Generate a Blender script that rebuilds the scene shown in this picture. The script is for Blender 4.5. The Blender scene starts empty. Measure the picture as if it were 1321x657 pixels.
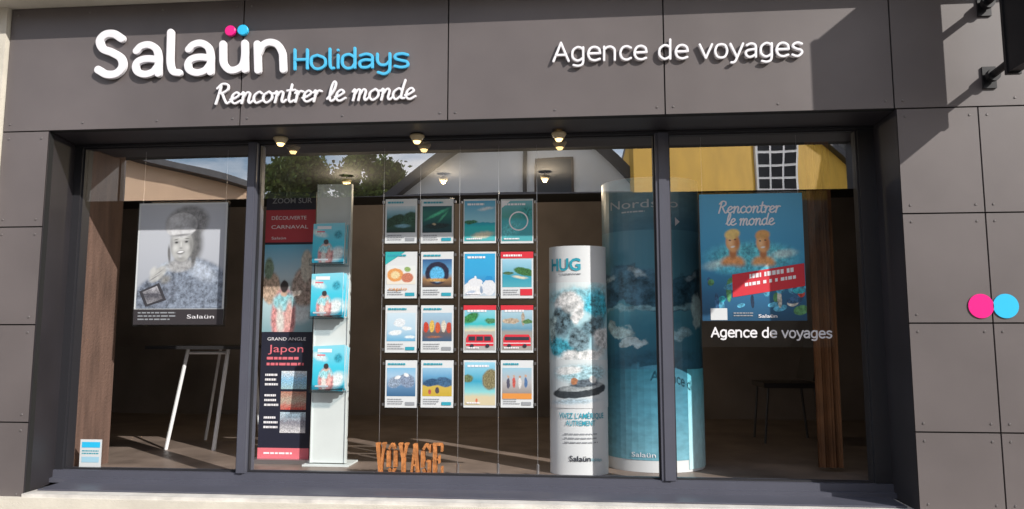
import bpy, math, random
from mathutils import Vector
random.seed(7)
S=bpy.context.scene; COL=S.collection; R=math.radians; PI=math.pi
CAM=Vector((0,-4.4,1.5)); YAW=R(5.1); PIT=R(6.2); F=936.0
Fw=Vector((-math.sin(YAW)*math.cos(PIT), math.cos(YAW)*math.cos(PIT), math.sin(PIT)))
Rt=Vector((math.cos(YAW),math.sin(YAW),0)); Up=Rt.cross(Fw)
def at(px,py,Y):
    d=Fw+Rt*((px-660.5)/F)+Up*((328.5-py)/F)
    return CAM+d*((Y-CAM.y)/d.y)
def opp(px,py,Y):
    p=at(px,py,Y); return Vector((p.x,-Y,p.z))
def prect(px0,py0,px1,py1,Y):
    cx,cy=(px0+px1)/2,(py0+py1)/2
    return at(px0,cy,Y).x, at(px1,cy,Y).x, at(cx,py1,Y).z, at(cx,py0,Y).z
# ---------------------------------------------------------------- materials
MC={}
def mat(name,col,rough=.5,metal=0,var=0,scale=6,bump=0,bscale=120,emit=0,spec=.5,stretch=(1,1,1)):
    if name in MC: return MC[name]
    m=bpy.data.materials.new(name); m.use_nodes=True; MC[name]=m
    nt=m.node_tree; b=nt.nodes['Principled BSDF']
    b.inputs['Base Color'].default_value=(*col,1); b.inputs['Roughness'].default_value=rough
    b.inputs['Metallic'].default_value=metal; b.inputs['Specular IOR Level'].default_value=spec
    if emit:
        b.inputs['Emission Color'].default_value=(*col,1); b.inputs['Emission Strength'].default_value=emit
    tc=nt.nodes.new('ShaderNodeTexCoord')
    if var:
        mp=nt.nodes.new('ShaderNodeMapping'); mp.inputs['Scale'].default_value=stretch
        nt.links.new(tc.outputs['Object'],mp.inputs['Vector'])
        n=nt.nodes.new('ShaderNodeTexNoise'); n.inputs['Scale'].default_value=scale; n.inputs['Detail'].default_value=8
        nt.links.new(mp.outputs[0],n.inputs['Vector'])
        r=nt.nodes.new('ShaderNodeValToRGB'); r.color_ramp.elements[0].position=.3; r.color_ramp.elements[1].position=.7
        r.color_ramp.elements[0].color=(*[c*(1-var) for c in col],1); r.color_ramp.elements[1].color=(*[min(1,c*(1+var)) for c in col],1)
        nt.links.new(n.outputs['Fac'],r.inputs['Fac']); nt.links.new(r.outputs['Color'],b.inputs['Base Color'])
    if bump:
        n2=nt.nodes.new('ShaderNodeTexNoise'); n2.inputs['Scale'].default_value=bscale; n2.inputs['Detail'].default_value=4
        nt.links.new(tc.outputs['Object'],n2.inputs['Vector'])
        bp=nt.nodes.new('ShaderNodeBump'); bp.inputs['Strength'].default_value=bump; bp.inputs['Distance'].default_value=.01
        nt.links.new(n2.outputs['Fac'],bp.inputs['Height']); nt.links.new(bp.outputs['Normal'],b.inputs['Normal'])
    return m
def pm(name,stops,amp=.3,ns=4,seed=0,blot=.25,rough=.35):
    """printed picture: bands of colour over the sheet's own UV, broken up with noise"""
    if name in MC: return MC[name]
    m=bpy.data.materials.new(name); m.use_nodes=True; MC[name]=m; nt=m.node_tree; N=nt.nodes; L=nt.links
    b=N['Principled BSDF']; b.inputs['Roughness'].default_value=rough
    tc=N.new('ShaderNodeTexCoord'); mp=N.new('ShaderNodeMapping'); mp.inputs['Location'].default_value=(seed*3.1,seed*1.7,seed)
    L.new(tc.outputs['UV'],mp.inputs['Vector'])
    n=N.new('ShaderNodeTexNoise'); n.inputs['Scale'].default_value=ns; n.inputs['Detail'].default_value=6; n.inputs['Roughness'].default_value=.6
    L.new(mp.outputs[0],n.inputs['Vector'])
    sp=N.new('ShaderNodeSeparateXYZ'); L.new(tc.outputs['UV'],sp.inputs[0])
    a=N.new('ShaderNodeMath'); a.operation='MULTIPLY_ADD'; a.inputs[1].default_value=amp; L.new(n.outputs['Fac'],a.inputs[0])
    s=N.new('ShaderNodeMath'); s.operation='SUBTRACT'; s.inputs[1].default_value=amp*.5; L.new(sp.outputs['Y'],s.inputs[0]); L.new(s.outputs[0],a.inputs[2])
    r=N.new('ShaderNodeValToRGB'); cr=r.color_ramp
    while len(cr.elements)<len(stops): cr.elements.new(.5)
    for e,(p,c) in zip(cr.elements,sorted(stops)): e.position=p
    for e,(p,c) in zip(cr.elements,sorted(stops)): e.color=(*c,1)
    L.new(a.outputs[0],r.inputs['Fac'])
    n2=N.new('ShaderNodeTexNoise'); n2.inputs['Scale'].default_value=ns*3.5; n2.inputs['Detail'].default_value=5; L.new(mp.outputs[0],n2.inputs['Vector'])
    r2=N.new('ShaderNodeMapRange'); r2.inputs['From Min'].default_value=.35; r2.inputs['From Max'].default_value=.65
    r2.inputs['To Min'].default_value=1-blot; r2.inputs['To Max'].default_value=1+blot*.8; L.new(n2.outputs['Fac'],r2.inputs['Value'])
    mx=N.new('ShaderNodeVectorMath'); mx.operation='SCALE'; L.new(r.outputs['Color'],mx.inputs[0]); L.new(r2.outputs[0],mx.inputs['Scale'])
    L.new(mx.outputs[0],b.inputs['Base Color'])
    return m
def blobpic(name,stops,blobs,seed=0,warp=.03,wscale=9,tex=14,rough=.35):
    """soft painted print: vertical gradient with soft edged ellipses laid over it.
    blob = (u,v,ru,rv,rot,colour,softness,mottle)"""
    if name in MC: return MC[name]
    m=bpy.data.materials.new(name); m.use_nodes=True; MC[name]=m; nt=m.node_tree; N=nt.nodes; L=nt.links
    b=N['Principled BSDF']; b.inputs['Roughness'].default_value=rough
    tc=N.new('ShaderNodeTexCoord'); sh_=N.new('ShaderNodeMapping'); sh_.inputs['Location'].default_value=(seed,seed*2.3,seed*.7); L.new(tc.outputs['UV'],sh_.inputs[0])
    nz=N.new('ShaderNodeTexNoise'); nz.inputs['Scale'].default_value=wscale; nz.inputs['Detail'].default_value=6; L.new(sh_.outputs[0],nz.inputs['Vector'])
    sb=N.new('ShaderNodeVectorMath'); sb.operation='SUBTRACT'; sb.inputs[1].default_value=(.5,.5,.5); L.new(nz.outputs['Color'],sb.inputs[0])
    sc=N.new('ShaderNodeVectorMath'); sc.operation='SCALE'; sc.inputs['Scale'].default_value=warp; L.new(sb.outputs[0],sc.inputs[0])
    fl=N.new('ShaderNodeVectorMath'); fl.operation='MULTIPLY'; fl.inputs[1].default_value=(1,1,0); L.new(sc.outputs[0],fl.inputs[0])
    ad=N.new('ShaderNodeVectorMath'); ad.operation='ADD'; L.new(tc.outputs['UV'],ad.inputs[0]); L.new(fl.outputs[0],ad.inputs[1])
    sp=N.new('ShaderNodeSeparateXYZ'); L.new(ad.outputs[0],sp.inputs[0])
    r=N.new('ShaderNodeValToRGB'); cr=r.color_ramp
    while len(cr.elements)<len(stops): cr.elements.new(.5)
    for e,(p,c) in zip(cr.elements,sorted(stops)): e.position=p
    for e,(p,c) in zip(cr.elements,sorted(stops)): e.color=(*c,1)
    L.new(sp.outputs['Y'],r.inputs['Fac']); cur=r.outputs['Color']
    nt2=N.new('ShaderNodeTexNoise'); nt2.inputs['Scale'].default_value=tex; nt2.inputs['Detail'].default_value=6; nt2.inputs['Roughness'].default_value=.7; L.new(sh_.outputs[0],nt2.inputs['Vector'])
    st=N.new('ShaderNodeMapRange'); st.inputs['From Min'].default_value=.36; st.inputs['From Max'].default_value=.64; L.new(nt2.outputs['Fac'],st.inputs['Value'])
    for (u,v,ru,rv,rot,col,soft,mot) in blobs:
        mp=N.new('ShaderNodeMapping'); mp.vector_type='TEXTURE'; mp.inputs['Location'].default_value=(u,v,0); mp.inputs['Rotation'].default_value=(0,0,rot); mp.inputs['Scale'].default_value=(ru,rv,1)
        L.new(ad.outputs[0],mp.inputs[0]); ln=N.new('ShaderNodeVectorMath'); ln.operation='LENGTH'; L.new(mp.outputs[0],ln.inputs[0])
        mr=N.new('ShaderNodeMapRange'); mr.interpolation_type='SMOOTHSTEP'; mr.inputs['From Min'].default_value=1-soft; mr.inputs['From Max'].default_value=1.0001+soft*.3; mr.inputs['To Min'].default_value=1; mr.inputs['To Max'].default_value=0
        L.new(ln.outputs['Value'],mr.inputs['Value'])
        mx=N.new('ShaderNodeMix'); mx.data_type='RGBA'; L.new(mr.outputs[0],mx.inputs[0]); L.new(cur,mx.inputs[6])
        if mot:
            m2=N.new('ShaderNodeMix'); m2.data_type='RGBA'; L.new(st.outputs[0],m2.inputs[0])
            m2.inputs[6].default_value=(*[c*(1-mot) for c in col],1); m2.inputs[7].default_value=(*[min(.95,c*(1+mot)) for c in col],1); L.new(m2.outputs[2],mx.inputs[7])
        else: mx.inputs[7].default_value=(*col,1)
        cur=mx.outputs[2]
    L.new(cur,b.inputs['Base Color']); return m
def gr(x,b=1.04): return (x*.98,x,min(.95,x*b))
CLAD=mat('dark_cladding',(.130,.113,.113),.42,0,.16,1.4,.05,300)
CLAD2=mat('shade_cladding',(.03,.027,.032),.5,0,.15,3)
BACK=mat('joint_black',(.01,.01,.01),.8)
RIV=mat('rivet_metal',(.20,.185,.185),.35,.5)
FRAME=mat('frame_bluegrey',(.085,.088,.115),.4,0,.06,4)
FRAMED=mat('frame_dark',(.022,.022,.027),.5)
CREAM=mat('cream_render',(.62,.58,.5),.9,0,.08,6,.3,150)
SILL=mat('pale_stone',(.58,.56,.53),.8,0,.2,8,.2,90)
WHITE=mat('white_paint',(.8,.8,.82),.4)
WLET=mat('white_acrylic',(.84,.83,.87),.35)
CYAN=mat('cyan_acrylic',(.08,.50,.80),.35)
PINK=mat('pink_acrylic',(.86,.01,.24),.35)
CYANB=mat('cyan_bright',(.03,.52,.86),.35)
STEEL=mat('brushed_steel',(.5,.5,.52),.3,.9)
PAPER=mat('paper_white',(.66,.69,.71),.5)
DARKT=mat('dark_print',(.03,.035,.05),.5)
GREYT=mat('grey_print',(.3,.32,.35),.5)
MIDT=mat('pale_grey_print',(.55,.60,.64),.5)
TEALT=mat('teal_print',(.03,.34,.45),.5)
REDP=mat('red_print',(.65,.03,.05),.5)
NAVY=mat('navy_print',(.02,.022,.04),.45)
PINKP=mat('pink_print',(.75,.17,.21),.5)
BLACKM=mat('black_metal',(.012,.012,.014),.4,.3)
def glass(name,fac,tint,wave=0):
    m=bpy.data.materials.new(name); m.use_nodes=True; nt=m.node_tree; N=nt.nodes; L=nt.links
    N.remove(N['Principled BSDF']); o=N['Material Output']
    t=N.new('ShaderNodeBsdfTransparent'); t.inputs[0].default_value=(*tint,1)
    g=N.new('ShaderNodeBsdfGlossy'); g.inputs['Roughness'].default_value=0.0; g.inputs['Color'].default_value=(fac,fac,fac,1)
    if wave:
        tc=N.new('ShaderNodeTexCoord'); n=N.new('ShaderNodeTexNoise'); n.inputs['Scale'].default_value=1.3; n.inputs['Detail'].default_value=1; L.new(tc.outputs['Object'],n.inputs['Vector'])
        bp=N.new('ShaderNodeBump'); bp.inputs['Strength'].default_value=1; bp.inputs['Distance'].default_value=wave; L.new(n.outputs['Fac'],bp.inputs['Height']); L.new(bp.outputs[0],g.inputs['Normal'])
    a=N.new('ShaderNodeAddShader'); L.new(t.outputs[0],a.inputs[0]); L.new(g.outputs[0],a.inputs[1])
    L.new(a.outputs[0],o.inputs['Surface']); return m
GLASS=glass('window_glass',.52,(.90,.92,.93),.002)
ACRY=glass('acrylic_sheet',.04,(.80,.84,.86))
CLEAR=glass('clear_acrylic',.03,(.98,.99,.99))
# ---------------------------------------------------------------- mesh builder
BASE={}
class MB:
    def __init__(s): s.v=[]; s.f=[]; s.m=[]; s.uv=[]; s.mats=[]
    def mi(s,m):
        if m not in s.mats: s.mats.append(m)
        return s.mats.index(m)
    def add(s,vs,fs,m,uvs=None):
        o=len(s.v); s.v+= [tuple(v) for v in vs]; k=s.mi(m)
        for f in fs:
            s.f.append([o+i for i in f]); s.m.append(k)
            s.uv.append([uvs[i] for i in f] if uvs else [(0,0)]*len(f))
        return s
    def box(s,x0,x1,y0,y1,z0,z1,m):
        x0,x1=min(x0,x1),max(x0,x1); y0,y1=min(y0,y1),max(y0,y1); z0,z1=min(z0,z1),max(z0,z1)
        vs=[(x,y,z) for x in (x0,x1) for y in (y0,y1) for z in (z0,z1)]
        return s.add(vs,[(0,1,3,2),(4,6,7,5),(0,4,5,1),(2,3,7,6),(0,2,6,4),(1,5,7,3)],m)
    def prism(s,pts,y0,y1,m):
        n=len(pts); vs=[(x,y0,z) for x,z in pts]+[(x,y1,z) for x,z in pts]
        return s.add(vs,[list(range(n)),list(range(2*n-1,n-1,-1))]+[(i,n+i,n+(i+1)%n,(i+1)%n) for i in range(n)],m)
    def vprism(s,pts,z0,z1,m):
        n=len(pts); z0=z0 if isinstance(z0,(list,tuple)) else [z0]*n; z1=z1 if isinstance(z1,(list,tuple)) else [z1]*n
        vs=[(p[0],p[1],z0[i]) for i,p in enumerate(pts)]+[(p[0],p[1],z1[i]) for i,p in enumerate(pts)]
        return s.add(vs,[list(range(n-1,-1,-1)),list(range(n,2*n))]+[(i,(i+1)%n,n+(i+1)%n,n+i) for i in range(n)],m)
    def tube(s,p,q,r,m,n=8,r2=None):
        p=Vector(p);q=Vector(q);d=(q-p).normalized(); r2=r if r2 is None else r2
        a=d.cross(Vector((0,0,1)) if abs(d.z)<.9 else Vector((1,0,0))).normalized(); b=d.cross(a)
        vs=[p+(a*math.cos(2*PI*i/n)+b*math.sin(2*PI*i/n))*r for i in range(n)]+[q+(a*math.cos(2*PI*i/n)+b*math.sin(2*PI*i/n))*r2 for i in range(n)]
        return s.add(vs,[(i,(i+1)%n,n+(i+1)%n,n+i) for i in range(n)]+[list(range(n-1,-1,-1)),list(range(n,2*n))],m)
    def lathe(s,c,prof,m,n=16):
        vs=[];fs=[]
        for r,z in prof:
            for i in range(n): vs.append((c[0]+r*math.cos(2*PI*i/n),c[1]+r*math.sin(2*PI*i/n),c[2]+z))
        for k in range(len(prof)-1):
            for i in range(n): fs.append((k*n+i,k*n+(i+1)%n,(k+1)*n+(i+1)%n,(k+1)*n+i))
        return s.add(vs,fs,m)
    def build(s,name,parent=None,smooth=False):
        me=bpy.data.meshes.new(name); b=BASE.get(parent.name,Vector()) if parent else Vector()
        me.from_pydata([Vector(v)-b for v in s.v],[],s.f)
        for m in s.mats: me.materials.append(m)
        uvl=me.uv_layers.new(name='UVMap')
        for p,k,u in zip(me.polygons,s.m,s.uv):
            p.material_index=k; p.use_smooth=smooth
            for li,c in zip(p.loop_indices,u): uvl.data[li].uv=c
        me.update()
        o=bpy.data.objects.new(name,me); COL.objects.link(o)
        if parent: o.parent=parent; BASE[o.name]=b
        return o
def thing(name,label,cat,base,group=None):
    o=bpy.data.objects.new(name,None); COL.objects.link(o); o.location=base; o.empty_display_size=.1
    o['label']=label; o['category']=cat
    if group: o['group']=group
    BASE[o.name]=Vector(base); return o
def tag(o,label,cat,group=None):
    o['label']=label; o['category']=cat
    if group: o['group']=group
    return o
# ---------------------------------------------------------------- text and strokes
TC={}
def textmesh(t,off=0.0,ext=0.0):
    k=(t,off,ext)
    if k in TC: return TC[k]
    c=bpy.data.curves.new('t','FONT'); c.body=t; c.size=1; c.offset=off; c.extrude=ext; c.resolution_u=3
    o=bpy.data.objects.new('t',c); COL.objects.link(o)
    dg=bpy.context.evaluated_depsgraph_get(); dg.update()
    me=bpy.data.meshes.new_from_object(o.evaluated_get(dg))
    vs=[tuple(v.co) for v in me.vertices]; fs=[list(p.vertices) for p in me.polygons]
    bpy.data.objects.remove(o); bpy.data.curves.remove(c); bpy.data.meshes.remove(me)
    x0=min(v[0] for v in vs); x1=max(v[0] for v in vs)
    TC[k]=(vs,fs,x0,x1); return TC[k]
def smooth_path(P,n=6):
    if len(P)<3: return [Vector(p) for p in P]
    Q=[Vector(p) for p in P]; out=[]
    for i in range(len(Q)-1):
        p0=Q[i-1] if i>0 else Q[0]*2-Q[1]; p1=Q[i];p2=Q[i+1]; p3=Q[i+2] if i+2<len(Q) else Q[-1]*2-Q[-2]
        for k in range(n):
            t=k/n; out.append(.5*((2*p1)+(p2-p0)*t+(2*p0-5*p1+4*p2-p3)*t*t+(3*p1-p0-3*p2+p3)*t**3))
    out.append(Q[-1]); return out
def sweep(P,r,h,d0=0,n=6):
    pts=smooth_path(P,n)
    prof=[(-1,0),(-1,.86),(-.93,.96),(0,1),(.93,.96),(1,.86),(1,0)]; K=len(prof); vs=[];fs=[]
    T=[]
    for i in range(len(pts)):
        t=(pts[min(i+1,len(pts)-1)]-pts[max(i-1,0)]); T.append(t.normalized() if t.length>1e-9 else Vector((1,0)))
    for p,t in zip(pts,T):
        nx=Vector((-t.y,t.x))
        for k,d in prof: q=p+nx*(k*r); vs.append((q.x,q.y,d0+d*h))
    for i in range(len(pts)-1):
        for j in range(K): a=i*K+j; b=i*K+(j+1)%K; fs.append((a,b,b+K,a+K))
    for e,sg in ((0,-1),(len(pts)-1,1)):
        p=pts[e]; t=T[e]*sg; nx=Vector((-t.y,t.x)); pr=prof[:4]; M=8; o=len(vs)
        for k in range(M+1):
            an=PI*k/M; dr=nx*(-math.cos(an))+t*math.sin(an)
            for kk,d in pr: q=p+dr*(-kk*r); vs.append((q.x,q.y,d0+d*h))
            vs.append((p.x,p.y,d0))
        for k in range(M):
            for j in range(3): a=o+k*5+j; fs.append((a,a+1,a+6,a+5))
            fs.append((o+k*5+4,o+k*5,o+k*5+5,o+k*5+9))
    return vs,fs
SCR={'e':([[(0,.35),(.35,.5),(.58,.78),(.36,1),(.1,.72),(.12,.22),(.42,0),(.8,.25)]],.74),
'n':([[(0,.8),(.13,1),(.17,.5),(.15,0)],[(.15,.45),(.4,.95),(.62,.85),(.62,.2),(.78,.0),(.95,.2)]],.9),
'c':([[(.62,.85),(.4,1),(.1,.7),(.1,.3),(.36,0),(.75,.2)]],.72),
'o':([[(.4,1),(.08,.7),(.08,.3),(.38,0),(.68,.3),(.66,.75),(.42,1),(.6,.82),(.88,.84)]],.85),
't':([[(.25,1.6),(.22,.9),(.22,.3),(.4,0),(.65,.15)],[(0,1.05),(.55,1.1)]],.62),
'r':([[(0,.8),(.13,1),(.17,.5),(.15,0)],[(.15,.5),(.35,.95),(.58,.92)]],.62),
'l':([[(0,.2),(.33,.9),(.4,1.6),(.24,1.75),(.12,1.2),(.15,.3),(.35,0),(.6,.2)]],.55),
'm':([[(0,.8),(.13,1),(.17,.5),(.15,0)],[(.15,.45),(.36,.95),(.54,.85),(.55,0)],[(.55,.45),(.76,.95),(.96,.85),(.96,.2),(1.1,0),(1.27,.2)]],1.25),
'd':([[(.65,.8),(.4,1),(.08,.7),(.08,.3),(.35,0),(.65,.3)],[(.74,1.75),(.67,.9),(.7,.15),(.95,.1)]],.95),
'R':([[(.24,1.7),(.2,.9),(.12,0)],[(0,1.4),(.3,1.8),(.72,1.72),(.8,1.3),(.5,1.0),(.22,.92)],[(.42,.98),(.7,.4),(.95,.02),(1.15,.15)]],1.15),
' ':([],.5)}
SANS={'A':([[(0,0),(.52,1.36)],[(.52,1.36),(1.04,0)],[(.19,.45),(.85,.45)]],1.24),
'g':([[(.78,.85),(.6,.98),(.38,1),(.12,.8),(.05,.5),(.12,.2),(.38,.02),(.62,.08),(.78,.22)],[(.8,.98),(.8,.5),(.8,0),(.72,-.28),(.45,-.38),(.14,-.32)]],1.08),
'e':([[(.08,.53),(.88,.53)],[(.88,.53),(.8,.85),(.5,1),(.2,.88),(.06,.5),(.2,.12),(.52,0),(.85,.1)]],1.1),
'n':([[(.05,1),(.05,0)],[(.05,.8),(.3,.97),(.55,.98),(.75,.8),(.78,.5),(.78,0)]],1.1),
'c':([[(.78,.88),(.5,1),(.2,.88),(.06,.5),(.2,.12),(.5,0),(.78,.12)]],.97),
'd':([[(.8,1.42),(.8,0)],[(.8,.85),(.6,.98),(.38,1),(.12,.8),(.05,.5),(.12,.2),(.38,.0),(.62,.06),(.8,.2)]],1.12),
'v':([[(0,1),(.42,0)],[(.42,0),(.84,1)]],1.0),
'o':([[(.47,1),(.2,.9),(.06,.5),(.2,.1),(.47,0),(.74,.1),(.88,.5),(.74,.9),(.47,1)]],1.1),
'y':([[(0,1),(.44,.02)],[(.86,1),(.46,.0)],[(.46,.0),(.34,-.27),(.2,-.38),(.06,-.38)]],1.0),
'a':([[(.12,.88),(.4,1),(.68,.9),(.74,.65),(.74,.3),(.74,0)],[(.74,.58),(.4,.55),(.12,.46),(.05,.25),(.2,.03),(.45,.02),(.74,.2)]],1.02),
's':([[(.68,.9),(.4,1),(.12,.88),(.1,.68),(.35,.53),(.62,.44),(.7,.25),(.5,.03),(.3,0),(.04,.1)]],.85),
' ':([],.6)}
def font_strokes(t,font,shear=0):
    x=0; out=[]
    for ch in t:
        st,ad=font[ch]; out.append((ch,[[(x+a+b*shear,b) for a,b in s] for s in st])); x+=ad
    return out,x
def script_strokes(t): return font_strokes(t,SCR,.18)
# ---------------------------------------------------------------- camera, world, sun
cd=bpy.data.cameras.new('camera'); cd.lens=36*F/1321; cd.sensor_width=36; cd.clip_end=500; cd.clip_start=.05
co=bpy.data.objects.new('camera',cd); COL.objects.link(co); co.location=CAM; co.rotation_euler=(PI/2+PIT,0,YAW); S.camera=co
sd=Vector((1.22,-1.0,1.0)).normalized(); elev=math.asin(sd.z)
sunl=bpy.data.lights.new('sun','SUN'); sunl.energy=5; sunl.angle=R(.5); sunl.color=(1,.95,.88)
so=bpy.data.objects.new('sun',sunl); COL.objects.link(so); so.rotation_euler=sd.to_track_quat('Z','Y').to_euler(); so.location=(6,-6,8)
w=bpy.data.worlds.new('World'); S.world=w; w.use_nodes=True; nt=w.node_tree; N=nt.nodes; L=nt.links
bg=N['Background']; bg.inputs[1].default_value=.15
sky=N.new('ShaderNodeTexSky'); sky.sky_type='NISHITA'; sky.sun_disc=False; sky.sun_elevation=elev; sky.sun_rotation=math.atan2(sd.x,sd.y)
tc=N.new('ShaderNodeTexCoord'); mp=N.new('ShaderNodeMapping'); mp.inputs['Scale'].default_value=(1,1,2.6); mp.inputs['Location'].default_value=(.35,.2,.0); L.new(tc.outputs['Generated'],mp.inputs[0])
ns=N.new('ShaderNodeTexNoise'); ns.inputs['Scale'].default_value=3.4; ns.inputs['Detail'].default_value=9; ns.inputs['Roughness'].default_value=.58; L.new(mp.outputs[0],ns.inputs['Vector'])
rp=N.new('ShaderNodeValToRGB'); rp.color_ramp.elements[0].position=.42; rp.color_ramp.elements[1].position=.58; L.new(ns.outputs['Fac'],rp.inputs[0])
mx=N.new('ShaderNodeMix'); mx.data_type='RGBA'; L.new(rp.outputs[0],mx.inputs[0]); L.new(sky.outputs[0],mx.inputs[6]); mx.inputs[7].default_value=(8,8,8.4,1)
L.new(mx.outputs[2],bg.inputs[0])
S.view_settings.view_transform='Standard'; S.view_settings.look='None'; S.view_settings.exposure=0
# ---------------------------------------------------------------- ground
def struct(mb,name):
    o=mb.build(name); o['kind']='structure'; return o
struct(MB().add([(-150,-150,0),(150,-150,0),(150,60,0),(-150,60,0)],[(0,1,2,3)],mat('ground_soil',(.12,.11,.09),.95,0,.3,.5)),'ground')
struct(MB().add([(-80,-9.2,.004),(80,-9.2,.004),(80,-2.6,.004),(-80,-2.6,.004)],[(0,1,2,3)],mat('asphalt',(.10,.092,.085),.9,0,.25,3,.4,80)),'road')
pav=mat('paving',(.26,.24,.22),.85,0,.2,2,.2,60)
struct(MB().box(-80,80,-2.6,-.45,.0,.12,pav),'pavement')
struct(MB().box(-80,80,-10.9,-9.2,.0,.12,mat('far_paving',(.13,.118,.105),.85,0,.2,2)),'far_pavement')
# ---------------------------------------------------------------- shop building
YF=-.38
XE=at(12,60,YF).x
XL=at(47,400,YF).x; XR=at(1171,400,YF).x
XLw=at(97,400,0).x; XRw=at(1122,400,0).x
ZF=at(600,155,YF).z; ZT=3.50; ZS=.60
WBOT=at(600,650,YF).z
shop=thing('shop_building','dark grey clad travel agency shopfront with wide three part display window','shop',(0,0,0))
g=.004
def panel(x0,x1,z0,z1,rv=True,name='cladding_panel',y=YF):
    mb=MB().box(x0+g,x1-g,y,y+.012,z0+g,z1-g,CLAD)
    if rv:
        nx=max(1,round((x1-x0)/.55)); pts=[]
        for i in range(nx+1):
            x=x0+.045+(x1-x0-.09)*i/nx; pts+=[(x,z0+.045),(x,z1-.045)]
        for (x,z) in pts:
            n=8; vs=[(x+.007*math.cos(2*PI*i/n),y-.0005,z+.007*math.sin(2*PI*i/n)) for i in range(n)]+[(x+.005*math.cos(2*PI*i/n),y-.004,z+.005*math.sin(2*PI*i/n)) for i in range(n)]
            mb.add(vs,[(i,(i+1)%n,n+(i+1)%n,n+i) for i in range(n)]+[list(range(n,2*n))],RIV)
    return mb.build(name,shop)
fx=[XE]+[at(p,90,YF).x for p in (312,578,857,1151)]+[at(1151,90,YF).x+1.25,at(1151,90,YF).x+2.5]
for a,b in zip(fx[:-1],fx[1:]): panel(a,b,ZF,ZT)
zr=[ZF]+[at(22,p,YF).z for p in (293,419,545,648)]
for a,b in zip(zr[1:],zr[:-1]): panel(XE,XL,a,b)
zr=[ZF]+[at(1225,p,YF).z for p in (275,417,558)]+[WBOT]
XJ=at(1280,400,YF).x
for a,b in zip(zr[1:],zr[:-1]): panel(XR,XJ,a,b); panel(XJ,XJ+.95,a,b); panel(XJ+.95,XJ+1.9,a,b,False)
for (a,b,c,d) in ((XE+.002,XL-.002,WBOT,ZF),(XR+.002,XJ+1.9,WBOT,ZF),(XE+.002,fx[-1],ZF+.002,ZT)): MB().box(a,b,YF+.014,YF+.05,c,d,BACK).build('backing_wall',shop)
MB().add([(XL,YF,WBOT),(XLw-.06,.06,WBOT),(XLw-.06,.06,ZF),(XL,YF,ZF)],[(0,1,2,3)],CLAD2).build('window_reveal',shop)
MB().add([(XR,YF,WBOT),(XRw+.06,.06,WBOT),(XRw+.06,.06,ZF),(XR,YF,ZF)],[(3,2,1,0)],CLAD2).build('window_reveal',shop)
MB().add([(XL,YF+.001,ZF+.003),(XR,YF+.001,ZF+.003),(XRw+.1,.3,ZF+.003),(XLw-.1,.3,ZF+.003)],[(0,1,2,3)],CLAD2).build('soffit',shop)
MB().box(XL,XR,YF-.015,-.06,ZS-.07,ZS-.012,SILL).build('window_sill',shop)
MB().box(-7,6.5,YF-.05,-.1,-.02,WBOT-.012,CREAM).build('plinth',shop)
MB().box(-7,XE-.004,YF-.03,.3,WBOT-.012,6.2,CREAM).build('rendered_wall',shop)
MB().box(XE-.004,6.5,YF+.05,.3,ZT+.2,6.2,CREAM).build('rendered_wall',shop)
MB().box(-7,6.5,YF-.20,YF+.2,ZT,ZT+.07,CREAM).box(-7,6.5,YF-.16,YF+.2,ZT+.07,ZT+.2,CREAM).build('cornice',shop)
zb=at(600,613,0).z; zt=at(600,181,0).z; zg=at(600,252,0).z
wf=MB()
wf.box(XLw-.06,XRw+.06,-.06,.06,ZS-.01,zb,FRAME)
wf.box(XLw-.06,XRw+.06,-.10,-.06,ZS-.008,ZS+.018,FRAME)
wf.box(XL+.03,XR-.03,-.31,-.10,ZS-.010,ZS-.002,FRAME)
frame=wf.build('window_frame',shop)
MB().box(XLw-.06,XRw+.06,-.05,.06,zt,ZF,FRAMED).build('frame_edge',frame)
MB().box(XLw-.06,XLw+.015,-.045,.058,zb+.001,zt-.001,FRAMED).build('frame_edge',frame)
MB().box(XRw-.035,XRw+.06,-.045,.058,zb+.001,zt-.001,FRAMED).build('frame_edge',frame)
mulx=[(at(312,400,-.066).x,at(335,400,.06).x),(at(849,400,-.05).x,at(867,400,-.05).x)]
for a,b in mulx:
    MB().box(a,b,-.066,.062,zb+.001,zt-.001,FRAME).box((a+b)/2-.022,(a+b)/2+.022,-.074,-.0665,zb+.002,zt-.002,FRAME).build('mullion',frame)
ex=[XLw+.015,mulx[0][0],mulx[0][1],mulx[1][0],mulx[1][1],XRw-.035]
for i in range(3):
    a,b=ex[2*i],ex[2*i+1]
    MB().add([(a,0,zg),(b,0,zg),(b,0,zt),(a,0,zt)],[(0,1,2,3)],GLASS).build('glass_pane',frame)
for i in range(3):
    a,b=ex[2*i],ex[2*i+1]; m=MB(); t=.010
    m.box(a,b,-.03,-.004,zb,zb+t,FRAMED).box(a,b,-.03,-.004,zt-t,zt,FRAMED).box(a,a+t,-.03,-.004,zb+t,zt-t,FRAMED).box(b-t,b,-.03,-.004,zb+t,zt-t,FRAMED)
    m.build('glazing_bead',frame)
ZI=.62; ZC=2.92
IW=mat('inner_wall',(.22,.19,.18),.8,0,.45,.8)
MB().add([(-6,.06,ZI),(5,.06,ZI),(5,4,ZI),(-6,4,ZI)],[(0,1,2,3)],mat('brown_floor',(.20,.155,.13),.45,0,.3,4)).build('interior_floor',shop)
MB().add([(-6,.06,ZC),(5,.06,ZC),(5,4,ZC),(-6,4,ZC)],[(3,2,1,0)],mat('dark_ceiling',(.022,.022,.024),.9)).build('interior_ceiling',shop)
for q in ((-6,6,3.4,4.2,0,6),(-6.2,-6,.06,4.2,0,6),(5,5.2,.06,4.2,0,6),(-6,XLw-.06,.0,.3,ZI,ZC),(XRw+.06,5,.02,.3,ZI,ZC)): MB().box(*q,IW).build('interior_wall',shop)
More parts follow.
